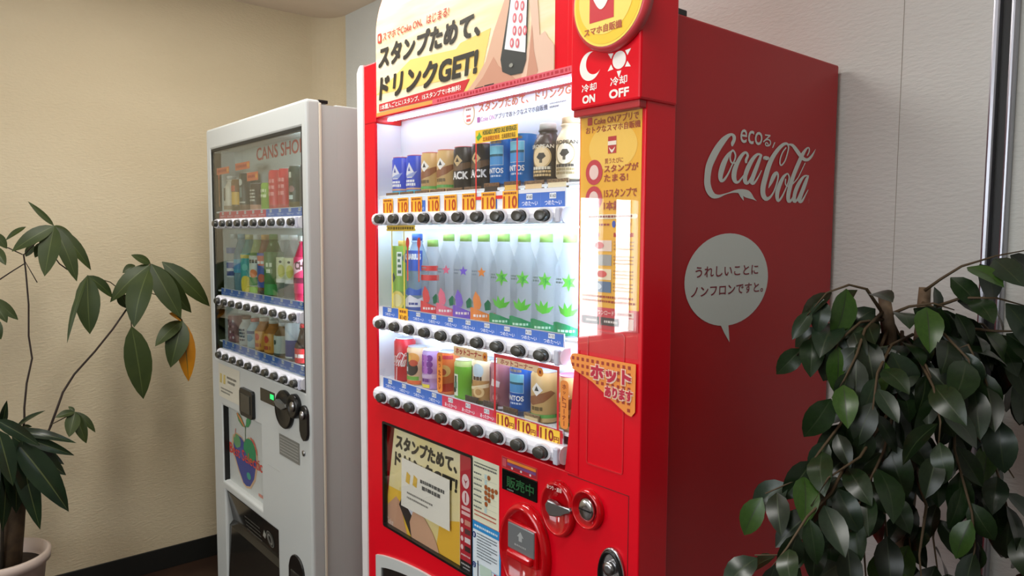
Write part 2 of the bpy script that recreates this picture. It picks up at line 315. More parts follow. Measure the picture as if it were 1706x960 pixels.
LOGO=[[[191.0,1617.6,186.5,1617.5],[192.1,1619.0,185.7,1618.9],[193.8,1621.0,184.6,1621.1],[195.3,1622.7,184.5,1623.7],[196.6,1624.4,186.0,1626.2],[198.3,1626.9,188.0,1628.4],[199.6,1629.6,189.1,1630.2],[200.4,1632.3,189.4,1631.9],[200.5,1635.1,189.3,1633.6],[199.2,1637.8,188.9,1634.5],[196.1,1639.9,188.2,1635.5],[191.8,1641.2,186.9,1636.6],[186.9,1641.8,185.6,1637.0],[181.8,1641.3,184.2,1636.6],[176.8,1640.2,181.8,1635.4],[171.7,1638.6,178.8,1633.5],[166.1,1636.4,175.5,1631.0],[159.8,1633.5,171.8,1627.8],[153.4,1629.8,167.7,1624.1],[146.6,1624.9,162.7,1619.4],[139.5,1619.2,156.8,1613.7],[133.0,1613.3,151.5,1608.1],[127.2,1607.2,146.5,1602.5],[121.6,1600.8,141.6,1596.4],[116.9,1594.7,137.1,1590.5],[112.6,1588.7,132.9,1584.9],[108.7,1582.4,129.0,1579.3],[105.7,1576.0,126.1,1574.1],[103.8,1569.2,124.0,1568.4],[102.8,1562.4,122.5,1562.1],[102.3,1556.4,121.6,1556.5],[101.9,1551.2,121.3,1551.8],[101.9,1546.2,121.5,1547.6],[102.7,1541.5,122.4,1543.9],[104.3,1536.7,123.8,1540.2],[106.8,1532.0,125.8,1536.7],[110.2,1527.8,128.0,1533.7],[114.6,1524.0,130.4,1531.0],[120.3,1520.6,133.2,1528.7],[127.4,1518.2,135.3,1527.2],[135.6,1517.6,138.0,1526.1],[143.2,1518.3,142.9,1525.3],[149.7,1519.5,148.1,1525.0],[155.6,1521.1,153.1,1525.3],[161.0,1523.0,158.7,1526.2],[166.1,1524.7,164.3,1527.3],[171.2,1526.1,169.8,1528.3],[176.6,1527.5,175.4,1529.5],[182.3,1528.6,181.1,1530.7],[188.7,1529.7,187.2,1532.3],[195.6,1530.6,193.9,1534.1],[202.1,1531.0,200.6,1535.7],[208.5,1531.0,207.6,1537.0],[214.8,1530.6,215.1,1538.1],[220.2,1529.7,222.9,1538.7],[225.2,1528.1,231.2,1538.8],[230.5,1526.0,239.5,1538.4],[235.4,1524.3,246.3,1537.6],[239.1,1523.4,251.5,1536.2],[242.5,1522.9,255.6,1534.4],[246.8,1522.3,259.1,1532.3],[252.3,1521.7,262.5,1529.6],[258.7,1521.1,265.8,1526.4],[264.7,1520.4,268.9,1523.7],[270.3,1519.4,272.6,1521.4],[275.5,1518.4,276.6,1519.3],[279.1,1517.7,279.4,1518.0]],[[214.1,1530.6,217.6,1532.4],[216.3,1528.6,221.1,1531.0],[219.5,1525.7,226.2,1528.8],[222.5,1523.2,230.3,1526.2],[225.7,1521.1,232.3,1522.9],[229.5,1518.7,232.9,1519.6],[232.1,1517.1,233.2,1517.4]],[[188.6,1610.8,192.5,1608.8],[184.5,1609.0,189.4,1606.4],[178.4,1606.0,185.1,1603.0],[172.4,1602.5,181.4,1599.3],[167.1,1598.4,178.5,1595.4],[162.0,1593.8,175.5,1590.8],[157.5,1588.9,172.7,1586.2],[153.6,1583.5,169.9,1581.1],[150.2,1577.5,167.1,1575.5],[147.8,1572.2,164.7,1570.5],[146.2,1567.3,162.7,1566.1],[145.3,1562.6,161.0,1562.1],[145.4,1558.4,160.1,1559.0],[146.6,1554.5,159.7,1556.2],[149.0,1551.1,159.8,1554.0],[153.7,1548.4,158.9,1553.7],[160.6,1548.6,157.7,1553.6],[165.5,1550.7,160.2,1554.3],[169.6,1553.4,163.7,1556.0],[173.4,1556.9,167.6,1558.8],[177.4,1561.3,172.0,1562.8],[181.1,1565.8,176.1,1567.0],[184.5,1570.7,179.9,1571.6],[187.9,1576.1,183.6,1576.9],[191.2,1580.8,187.0,1581.7],[194.6,1585.0,190.5,1585.9],[198.2,1588.9,193.7,1589.8],[200.9,1592.7,196.0,1593.3],[202.5,1596.3,197.3,1596.5],[203.3,1599.8,197.8,1599.6],[203.0,1603.1,197.5,1602.2],[201.2,1606.2,195.9,1604.6],[198.3,1609.0,193.4,1607.0],[195.3,1611.0,191.4,1608.5],[191.9,1611.8,190.5,1608.8],[188.9,1611.5,189.3,1608.8],[187.4,1611.1,188.0,1608.7]],[[182.9,1604.8,187.3,1604.6],[182.0,1602.2,186.6,1602.0],[180.7,1598.4,185.6,1598.4],[180.3,1594.8,185.3,1595.3],[181.2,1591.7,186.1,1592.6],[183.0,1588.7,187.7,1590.1],[185.4,1586.5,189.4,1588.5],[188.7,1585.2,190.9,1587.8],[192.5,1585.0,193.0,1587.6],[196.1,1585.2,195.7,1587.7],[200.4,1585.9,199.3,1588.3],[204.9,1586.9,203.5,1589.2],[208.0,1587.6,206.5,1590.0]],[[241.3,1589.6,234.2,1588.9],[241.3,1591.2,233.6,1590.4],[241.5,1593.4,232.7,1592.9],[242.0,1595.3,232.8,1596.0],[243.5,1597.6,235.0,1599.2],[245.9,1600.9,237.8,1602.1],[247.0,1604.5,238.8,1603.8],[245.2,1607.8,237.9,1605.5],[241.4,1610.6,235.8,1607.2],[235.6,1612.0,234.8,1607.5],[229.1,1610.9,233.7,1606.8],[223.2,1608.4,230.5,1604.7],[217.7,1605.1,227.0,1601.8],[212.4,1600.7,223.1,1597.8],[207.1,1595.4,218.7,1592.7],[202.4,1590.1,214.9,1587.6],[198.2,1585.1,211.9,1582.8],[194.3,1579.8,209.3,1577.7],[191.4,1574.7,207.4,1573.3],[189.6,1569.7,206.2,1569.1],[188.8,1564.8,205.6,1565.1],[189.0,1560.5,205.4,1561.7],[190.4,1556.5,205.7,1558.9],[193.0,1552.9,206.4,1556.5],[196.8,1550.1,207.0,1555.1],[202.1,1548.4,207.4,1554.3],[208.2,1548.2,208.5,1553.6],[213.9,1549.6,210.0,1553.4],[218.3,1552.2,213.1,1554.6],[222.2,1555.5,217.1,1557.4],[225.5,1558.4,220.8,1560.1],[228.6,1561.1,224.3,1562.7],[231.6,1563.8,227.5,1565.2],[233.5,1565.6,229.7,1566.9]],[[293.7,1610.2,291.6,1607.0],[289.8,1611.0,287.7,1607.3],[283.4,1611.9,282.5,1607.6],[275.6,1611.3,278.9,1606.9],[268.4,1608.7,275.4,1604.9],[261.8,1605.0,271.1,1601.5],[255.6,1600.6,266.6,1597.3],[249.4,1595.3,262.0,1592.2],[243.3,1589.0,257.2,1586.1],[238.2,1583.0,253.0,1580.3],[234.2,1577.0,249.1,1574.7],[230.9,1570.8,245.6,1569.1],[228.9,1565.2,243.3,1564.4],[227.9,1560.2,242.5,1560.5],[228.3,1555.6,242.8,1557.1],[230.1,1551.9,243.3,1555.1],[234.4,1549.0,243.4,1554.3],[241.6,1547.7,242.6,1553.8],[248.7,1549.6,242.6,1553.4],[253.0,1553.3,246.1,1555.5],[257.1,1558.3,250.9,1559.8],[261.2,1563.9,255.7,1565.0],[265.8,1570.4,260.6,1571.3],[270.8,1578.0,265.6,1578.8],[275.0,1584.6,269.9,1585.3],[278.5,1590.2,273.5,1590.8],[281.3,1595.1,276.5,1595.7],[283.2,1598.4,278.6,1599.0]],[[287.0,1609.8,295.2,1608.8],[283.1,1604.7,292.6,1603.5],[277.5,1597.1,288.8,1595.6],[272.1,1589.5,284.7,1587.7],[266.8,1582.0,280.3,1580.0],[261.4,1574.0,275.4,1572.0],[257.2,1567.4,271.6,1565.4],[254.1,1562.4,268.9,1560.5],[251.9,1558.1,267.1,1556.9],[251.5,1554.0,266.5,1555.3],[254.8,1550.3,265.9,1554.8],[261.7,1548.4,264.8,1554.3],[269.0,1549.7,264.4,1553.8],[273.6,1552.8,267.6,1555.2],[278.0,1557.0,272.5,1558.7],[282.3,1561.7,277.4,1562.9],[286.9,1567.5,282.8,1568.3],[291.8,1574.0,288.5,1574.7],[295.1,1578.6,292.3,1579.1]],[[303.1,1600.0,301.9,1599.8],[304.6,1601.2,299.8,1600.6],[306.9,1602.3,296.9,1602.6],[306.1,1600.5,299.8,1606.6],[306.6,1599.9,306.5,1608.0],[311.7,1600.0,311.8,1608.1],[318.3,1601.2,312.6,1607.6],[321.6,1605.2,311.7,1605.8],[318.9,1607.1,314.0,1606.6],[316.8,1607.9,315.6,1607.8]],[[322.4,1544.8,320.7,1545.1],[325.7,1547.3,321.4,1548.1],[330.6,1551.2,322.5,1552.6],[335.3,1555.3,324.3,1557.2],[339.7,1560.1,326.8,1562.3],[344.2,1565.3,330.1,1567.9],[347.8,1569.4,333.9,1572.6],[350.3,1572.5,338.5,1576.2],[352.0,1574.9,343.9,1579.0],[350.2,1575.3,351.7,1580.4],[350.0,1575.4,357.2,1578.0],[352.3,1573.2,359.4,1574.5],[353.5,1570.1,360.2,1570.5],[353.3,1566.2,359.5,1566.1],[351.7,1561.3,357.7,1560.9],[349.4,1556.1,355.2,1555.5],[346.5,1550.3,352.1,1549.6],[342.7,1543.9,348.1,1543.1],[338.6,1538.5,344.0,1537.3],[334.0,1534.2,339.8,1532.5],[328.8,1530.5,335.1,1528.1],[323.9,1528.2,330.3,1524.6],[319.4,1527.1,324.9,1521.7],[316.1,1527.1,318.0,1519.5],[315.7,1527.6,309.3,1519.4],[314.7,1528.4,302.0,1521.9],[312.3,1530.4,296.7,1525.7],[310.6,1533.1,293.2,1530.3],[309.7,1536.7,291.4,1535.5],[309.7,1541.6,290.9,1541.4],[310.5,1546.8,291.5,1547.4],[312.2,1552.3,293.4,1553.7],[315.0,1558.6,296.2,1560.3],[318.0,1565.3,299.3,1566.9],[320.9,1572.5,302.5,1574.1],[324.2,1580.3,306.1,1582.0],[327.7,1587.4,310.4,1589.5],[331.7,1594.0,315.3,1596.5],[336.2,1600.5,321.0,1603.4],[341.2,1606.6,327.1,1609.8],[347.0,1612.5,333.8,1616.0],[353.6,1618.3,341.2,1622.1],[359.8,1623.3,348.4,1627.3],[365.7,1627.6,355.6,1631.9],[371.7,1631.3,363.0,1635.8],[376.6,1633.9,369.9,1638.8],[380.4,1635.5,376.6,1640.7],[383.4,1636.2,383.1,1641.5],[385.2,1636.5,389.0,1641.1],[387.0,1636.3,393.2,1639.3],[389.3,1635.0,395.5,1636.6],[390.9,1632.9,396.5,1633.6],[391.2,1630.1,396.4,1630.3],[390.5,1626.4,395.4,1626.3],[388.8,1622.0,393.7,1621.8],[386.3,1616.2,391.1,1615.9],[382.9,1609.5,387.6,1609.0],[379.3,1604.0,383.8,1603.2],[375.0,1599.8,379.3,1598.6],[370.2,1596.4,374.3,1594.7],[367.0,1594.7,369.6,1592.3],[366.7,1594.7,364.1,1592.0],[365.7,1595.4,360.8,1593.9],[364.6,1597.1,359.3,1596.3],[364.1,1599.7,358.8,1599.3],[364.2,1603.2,359.2,1603.2],[365.2,1606.9,360.4,1607.2],[367.2,1611.1,362.5,1611.6],[370.1,1615.7,365.5,1616.4],[373.4,1619.9,369.0,1620.8],[377.6,1623.9,373.7,1625.0],[382.7,1627.7,379.1,1628.9],[386.2,1630.4,382.7,1631.5]],[[390.2,1636.8,390.3,1638.7],[395.1,1636.6,395.3,1639.6],[401.6,1636.1,403.2,1640.6],[406.4,1635.0,411.9,1640.4],[410.1,1633.1,419.4,1638.2],[414.8,1630.0,425.8,1635.1],[419.9,1626.7,431.6,1632.0],[425.2,1623.4,437.4,1628.7],[430.9,1619.7,443.2,1625.2],[436.7,1616.4,448.6,1622.1],[442.7,1613.5,453.8,1619.4],[449.2,1610.8,458.9,1617.0],[456.1,1608.9,463.1,1615.6],[463.6,1608.0,466.7,1614.9],[471.4,1608.4,470.2,1614.7],[479.0,1610.1,473.6,1615.1],[485.6,1612.9,477.8,1616.7],[491.5,1616.7,483.0,1619.6],[496.5,1621.0,488.5,1623.1],[501.2,1626.7,495.2,1627.9],[505.4,1633.0,502.5,1633.5],[508.2,1637.4,507.6,1637.5]],[[392.6,1579.8,395.5,1577.8],[388.1,1578.5,392.0,1575.9],[381.2,1576.3,387.3,1573.1],[374.4,1573.0,383.4,1570.0],[368.7,1568.4,380.1,1565.9],[363.4,1563.0,376.5,1560.6],[358.8,1557.7,373.1,1555.3],[354.7,1552.2,369.8,1549.9],[350.8,1546.3,366.6,1544.3],[348.3,1540.7,364.4,1539.5],[347.3,1535.6,363.2,1535.3],[347.5,1530.8,362.6,1531.3],[348.6,1526.9,362.5,1527.9],[350.5,1523.3,362.6,1525.0],[353.6,1520.0,362.8,1522.8],[360.6,1518.0,360.5,1522.8],[366.8,1520.1,361.0,1523.1],[371.3,1523.3,364.9,1525.5],[375.6,1527.1,369.2,1528.9],[379.7,1531.6,373.6,1533.0],[384.0,1537.1,378.4,1538.2],[388.0,1542.5,382.8,1543.4],[392.0,1548.1,387.1,1548.9],[396.1,1554.1,391.3,1554.8],[399.3,1559.3,394.4,1559.9],[401.7,1563.7,396.5,1564.1],[403.6,1567.7,397.6,1567.9],[404.0,1571.4,397.7,1570.8],[401.9,1574.8,396.4,1573.4],[398.5,1577.5,393.8,1575.9],[396.2,1579.2,391.9,1577.7]],[[384.8,1567.2,389.1,1567.1],[384.2,1564.5,388.7,1564.5],[383.4,1560.6,388.2,1560.7],[383.6,1557.2,388.5,1557.7],[385.2,1554.5,389.8,1555.8],[388.0,1552.4,391.9,1554.1],[391.6,1550.9,393.6,1553.3],[396.2,1550.9,395.5,1553.3],[400.2,1551.7,398.7,1553.9],[402.8,1552.3,401.2,1554.4]],[[474.5,1620.2,470.2,1621.0],[476.9,1622.8,472.4,1623.5],[480.3,1626.6,475.5,1627.2],[482.7,1630.2,477.4,1630.4],[483.2,1633.4,477.9,1633.1],[482.6,1636.5,477.5,1635.6],[480.5,1638.7,476.6,1636.6],[475.8,1639.4,476.0,1636.5],[470.5,1638.5,473.9,1635.8],[465.0,1636.3,470.9,1634.0],[459.1,1633.0,467.5,1630.6],[452.2,1628.4,463.5,1625.9],[445.6,1622.9,459.1,1620.3],[439.2,1616.1,453.8,1613.7],[432.8,1608.2,447.8,1605.9],[426.7,1600.2,441.8,1597.9],[420.6,1591.9,435.8,1589.7],[414.5,1583.1,429.6,1581.0],[409.0,1574.5,424.2,1572.6],[403.9,1565.9,419.6,1564.2],[399.2,1557.1,415.5,1555.5],[395.6,1549.3,412.3,1547.9],[393.0,1542.4,409.6,1541.3],[391.4,1536.0,407.6,1535.3],[390.9,1530.5,406.6,1530.6],[391.6,1525.7,406.6,1526.9],[393.6,1521.6,407.2,1524.1],[398.5,1518.2,406.5,1523.8],[407.7,1518.1,403.6,1523.8],[413.1,1520.5,406.2,1524.4],[417.1,1523.4,409.7,1525.8],[420.2,1527.1,413.4,1528.6],[423.0,1531.3,417.3,1532.4],[424.7,1534.3,420.0,1535.2]],[[463.5,1605.4,466.6,1604.9],[460.0,1601.2,463.2,1600.7],[454.7,1595.1,458.2,1594.5],[449.5,1589.0,453.1,1588.3],[444.6,1583.1,448.2,1582.4],[439.4,1576.9,442.9,1576.2],[434.4,1571.8,437.8,1570.9],[429.4,1567.9,432.6,1566.7],[424.1,1564.5,427.4,1563.2],[419.0,1561.5,422.3,1560.1],[413.3,1558.1,416.6,1556.6],[407.6,1554.8,410.8,1553.4],[403.7,1552.6,406.8,1551.2]],[[483.1,1579.2,482.5,1576.9],[478.1,1579.5,477.5,1576.8],[470.2,1579.8,470.8,1576.5],[461.8,1578.6,465.6,1575.3],[454.1,1575.6,461.4,1572.6],[446.9,1571.5,456.8,1568.4],[440.4,1566.8,452.3,1563.8],[434.2,1561.4,447.6,1558.5],[428.2,1555.2,442.8,1552.5],[423.6,1549.3,438.8,1547.0],[420.3,1543.8,435.7,1542.0],[418.0,1538.4,433.1,1537.2],[416.7,1533.4,431.4,1532.8],[416.1,1528.5,430.7,1528.6],[416.5,1523.7,430.7,1524.8],[419.4,1519.6,430.3,1523.8],[429.2,1518.5,426.2,1524.3],[435.1,1521.0,428.6,1524.5],[439.3,1524.4,432.6,1526.4],[442.9,1528.7,436.6,1529.9],[446.7,1534.2,440.8,1535.2],[450.8,1540.2,445.2,1541.1],[455.6,1547.5,450.3,1548.2],[461.0,1555.7,455.8,1556.4],[465.5,1562.5,460.5,1563.2],[469.2,1567.4,464.5,1568.2],[472.3,1571.2,467.9,1572.0],[474.4,1573.7,470.1,1574.5]],[[474.6,1577.5,483.0,1576.5],[470.9,1572.7,480.6,1571.5],[465.4,1565.7,477.1,1564.2],[460.1,1559.0,473.3,1557.1],[455.0,1552.8,469.2,1550.5],[449.6,1546.3,464.7,1543.9],[445.2,1540.3,460.9,1538.1],[441.6,1534.4,457.6,1532.4],[438.7,1528.6,454.8,1527.2],[438.0,1523.6,453.7,1524.5],[443.2,1519.3,452.3,1524.9],[452.4,1518.7,451.0,1524.6],[459.3,1521.0,452.4,1524.5],[463.4,1524.7,456.1,1526.6],[467.3,1529.5,460.8,1530.9],[471.0,1534.2,465.6,1535.4],[475.2,1539.3,470.9,1540.2],[479.7,1544.7,476.5,1545.4],[482.7,1548.4,480.2,1549.0]]]
PACHIRA=[[-2.15,-0.607,1.471,-2.15,-0.679,1.552,0.019,0],[-2.147,-0.607,1.471,-2.118,-0.734,1.384,0.048,0],[-2.142,-0.607,1.471,-2.095,-0.648,1.3,0.061,0],[-2.148,-0.607,1.471,-2.126,-0.549,1.277,0.051,0],[-2.153,-0.607,1.471,-2.155,-0.499,1.314,0.043,0],[-2.157,-0.607,1.471,-2.207,-0.542,1.436,0.022,0],[-2.22,-0.68,1.467,-2.229,-0.739,1.42,0.019,0],[-2.2,-0.635,1.412,-2.177,-0.663,1.361,0.03,0],[-2.2,-0.662,1.405,-2.2,-0.687,1.364,0.025,0],[-2.15,-0.779,1.447,-2.151,-0.744,1.393,0.03,0],[-2.15,-0.781,1.402,-2.12,-0.752,1.339,0.03,0],[-2.15,-0.794,1.231,-2.141,-0.723,1.153,0.034,0],[-2.12,-0.791,1.218,-2.097,-0.758,1.15,0.033,0],[-2.1,-0.788,1.168,-2.091,-0.777,1.097,0.029,0],[-2.125,-0.516,1.296,-2.104,-0.519,1.091,0.073,0],[-2.13,-0.516,1.296,-2.154,-0.434,1.212,0.041,0],[-2.122,-0.516,1.296,-2.085,-0.592,1.068,0.019,0],[-2.188,-0.294,1.331,-2.175,-0.363,1.366,0.032,0],[-2.183,-0.294,1.331,-2.159,-0.441,1.195,0.061,0],[-2.12,-0.318,1.312,-2.1,-0.378,1.104,0.087,0],[-2.178,-0.294,1.331,-2.123,-0.209,1.124,0.075,0],[-2.185,-0.294,1.331,-2.187,-0.152,1.135,0.068,0],[-2.21,-0.248,1.337,-2.19,-0.081,1.156,0.069,0],[-2.22,-0.341,1.326,-2.206,-0.387,1.298,0.029,0],[-2.2,-0.402,1.224,-2.198,-0.375,1.165,0.038,0],[-2.1,-0.386,1.108,-2.109,-0.353,0.834,0.087,0],[-2.206,-0.183,1.105,-2.165,-0.293,1.018,0.055,0],[-2.203,-0.183,1.105,-2.161,-0.242,0.931,0.078,0],[-2.209,-0.183,1.105,-2.191,-0.169,0.863,0.064,1],[-2.21,-0.183,1.105,-2.195,-0.233,1.137,0.034,1],[-2.15,-0.567,0.811,-2.131,-0.63,0.804,0.027,0],[-2.147,-0.567,0.811,-2.103,-0.595,0.735,0.044,0],[-2.147,-0.567,0.811,-2.124,-0.54,0.698,0.038,0],[-2.152,-0.567,0.811,-2.138,-0.508,0.729,0.027,0],[-2.155,-0.567,0.811,-2.172,-0.583,0.829,0.013,0],[-2.15,-0.778,0.803,-2.123,-0.77,0.895,0.023,2],[-2.18,-0.739,0.776,-2.155,-0.66,0.837,0.023,2],[-2.14,-0.755,0.777,-2.146,-0.574,0.71,0.034,2],[-2.12,-0.735,0.759,-2.125,-0.581,0.666,0.037,2],[-2.14,-0.755,0.758,-2.141,-0.608,0.6,0.068,2],[-2.1,-0.743,0.739,-2.071,-0.612,0.486,0.081,2],[-2.12,-0.742,0.734,-2.113,-0.696,0.442,0.064,2],[-2.16,-0.755,0.727,-2.145,-0.754,0.49,0.068,2],[-2.15,-0.777,0.741,-2.148,-0.794,0.432,0.054,2],[-2.08,-0.802,0.835,-2.07,-0.683,0.724,0.042,2],[-2.05,-0.8,0.807,-2.045,-0.77,0.623,0.058,2],[-2.1,-0.732,0.751,-2.096,-0.718,0.527,0.061,2],[-2.15,-0.82,0.776,-2.137,-0.822,0.472,0.053,2],[-2.18,-0.722,0.777,-2.167,-0.695,0.777,0.015,2],[-2.2,-0.711,0.71,-2.174,-0.604,0.623,0.042,2],[-2.2,-0.783,0.759,-2.183,-0.731,0.534,0.062,2],[-2.18,-0.802,0.759,-2.153,-0.843,0.596,0.061,2]]
STEMS=[[[[-2.18,-0.695,1.374],[-2.18,-0.691,1.317],[-2.18,-0.687,1.2],[-2.18,-0.691,1.091],[-2.18,-0.684,1.012],[-2.18,-0.703,0.927],[-2.18,-0.713,0.842],[-2.18,-0.714,0.803],[-2.18,-0.726,0.718]],0.0035,0],[[[-2.17,-0.696,1.371],[-2.17,-0.659,1.413],[-2.17,-0.605,1.47]],0.0023,0],[[[-2.18,-0.695,1.34],[-2.18,-0.732,1.314],[-2.18,-0.764,1.29],[-2.18,-0.789,1.282]],0.0023,0],[[[-2.18,-0.698,1.372],[-2.18,-0.735,1.394],[-2.18,-0.772,1.409]],0.0023,0],[[[-2.19,-0.69,1.347],[-2.19,-0.658,1.274]],0.0015,0],[[[-2.18,-0.377,1.173],[-2.18,-0.432,1.093],[-2.18,-0.493,1.016],[-2.18,-0.56,0.941],[-2.18,-0.597,0.881],[-2.18,-0.616,0.827],[-2.18,-0.638,0.766],[-2.18,-0.671,0.683]],0.0042,0],[[[-2.17,-0.379,1.174],[-2.17,-0.4,1.234],[-2.17,-0.436,1.268],[-2.17,-0.509,1.294]],0.0021,1],[[[-2.18,-0.377,1.182],[-2.18,-0.337,1.247],[-2.18,-0.297,1.331]],0.0025,1],[[[-2.2,-0.367,1.239],[-2.2,-0.278,1.213],[-2.2,-0.215,1.144],[-2.2,-0.183,1.106]],0.0021,1],[[[-2.12,-0.39,1.177],[-2.12,-0.383,1.141],[-2.12,-0.382,1.104]],0.0018,1],[[[-2.2,-0.641,1.428],[-2.2,-0.588,1.337],[-2.2,-0.564,1.316]],0.0024,0],[[[-2.16,-0.643,0.774],[-2.16,-0.612,0.787],[-2.16,-0.567,0.807]],0.0021,1]]
FICUS=[[[0.255,0.273,1.313],[0.238,0.24,1.359],[0.224,0.205,1.367],[0.203,0.17,1.354],[0.184,0.143,1.316]],[[0.255,0.274,1.322],[0.253,0.206,1.294],[0.264,0.153,1.257],[0.263,0.116,1.221],[0.252,0.1,1.193]],[[0.264,0.282,1.304],[0.261,0.203,1.21],[0.257,0.128,1.15],[0.256,0.058,1.115],[0.242,0.028,1.075],[0.208,-0.014,1.051]],[[0.274,0.29,1.262],[0.268,0.168,1.123],[0.274,0.066,1.053],[0.282,-0.025,1.04],[0.269,-0.057,0.997],[0.251,-0.083,0.957]],[[0.277,0.295,1.286],[0.301,0.241,1.211],[0.309,0.164,1.109],[0.309,0.083,1.043],[0.301,0.055,0.966],[0.295,0.04,0.907]],[[0.296,0.318,1.286],[0.337,0.3,1.251],[0.38,0.292,1.275],[0.408,0.288,1.222],[0.424,0.301,1.167]],[[0.302,0.329,1.323],[0.353,0.334,1.347],[0.402,0.341,1.35],[0.436,0.38,1.336]],[[0.304,0.328,1.286],[0.357,0.313,1.181],[0.377,0.264,1.106],[0.415,0.234,1.021],[0.423,0.23,0.969],[0.42,0.219,0.909]],[[0.298,0.317,1.262],[0.313,0.29,1.135],[0.35,0.291,1.035],[0.351,0.267,0.951],[0.364,0.272,0.864]],[[0.321,0.345,1.262],[0.39,0.368,1.113],[0.422,0.359,1.027],[0.438,0.369,0.952]],[[0.303,0.328,1.299],[0.366,0.402,1.299],[0.404,0.441,1.245],[0.422,0.454,1.173]],[[0.293,0.305,1.202],[0.305,0.231,1.084],[0.313,0.166,1.007],[0.327,0.17,0.895]],[[0.298,0.328,1.356],[0.322,0.328,1.377],[0.351,0.334,1.4],[0.391,0.368,1.418],[0.424,0.408,1.428]],[[0.297,0.325,1.335],[0.328,0.383,1.309],[0.374,0.453,1.258],[0.406,0.483,1.184]],[[0.264,0.282,1.304],[0.281,0.32,1.241],[0.298,0.355,1.184],[0.334,0.391,1.122]],[[0.259,0.278,1.31],[0.212,0.222,1.31],[0.179,0.18,1.285],[0.162,0.155,1.243]],[[0.293,0.298,1.141],[0.278,0.177,1.053],[0.266,0.063,0.996],[0.245,-0.012,0.965],[0.214,-0.049,0.965]],[[0.348,0.355,1.082],[0.392,0.393,1.023],[0.421,0.412,0.953],[0.449,0.435,0.87]],[[0.301,0.3,1.081],[0.313,0.265,0.97],[0.326,0.258,0.854]],[[0.262,0.268,1.202],[0.217,0.244,1.097],[0.195,0.244,1.003],[0.193,0.23,0.903]],[[0.281,0.299,1.274],[0.341,0.23,1.242],[0.367,0.221,1.191]],[[0.335,0.365,1.293],[0.4,0.355,1.294],[0.434,0.374,1.296]],[[0.289,0.309,1.28],[0.288,0.226,1.27],[0.298,0.153,1.233],[0.308,0.12,1.195],[0.308,0.114,1.141]],[[0.293,0.313,1.274],[0.322,0.252,1.248],[0.363,0.202,1.215],[0.384,0.176,1.168],[0.384,0.169,1.104]],[[0.304,0.328,1.292],[0.346,0.286,1.289],[0.392,0.257,1.257],[0.402,0.264,1.208]],[[0.259,0.278,1.313],[0.293,0.278,1.331],[0.328,0.284,1.339],[0.351,0.311,1.328]],[[0.258,0.275,1.307],[0.241,0.214,1.304],[0.23,0.162,1.275],[0.222,0.147,1.228]],[[0.29,0.3,1.19],[0.301,0.205,1.17],[0.302,0.094,1.11],[0.288,0.023,1.089],[0.274,0.001,1.047]],[[0.352,0.367,1.13],[0.42,0.319,1.105],[0.447,0.315,1.067]],[[0.302,0.299,1.057],[0.348,0.24,1.011],[0.368,0.163,0.957],[0.375,0.165,0.898]],[[0.29,0.286,1.069],[0.293,0.16,1.025],[0.319,0.078,0.987],[0.327,0.079,0.913]]]
FTRUNK=[[[0.253,0.275,1.346],[0.259,0.277,1.304],[0.281,0.285,1.153],[0.298,0.294,1.057],[0.297,0.284,0.985]],[[0.29,0.351,1.36],[0.291,0.344,1.296],[0.29,0.331,1.186],[0.292,0.318,1.063],[0.29,0.306,0.971]]]

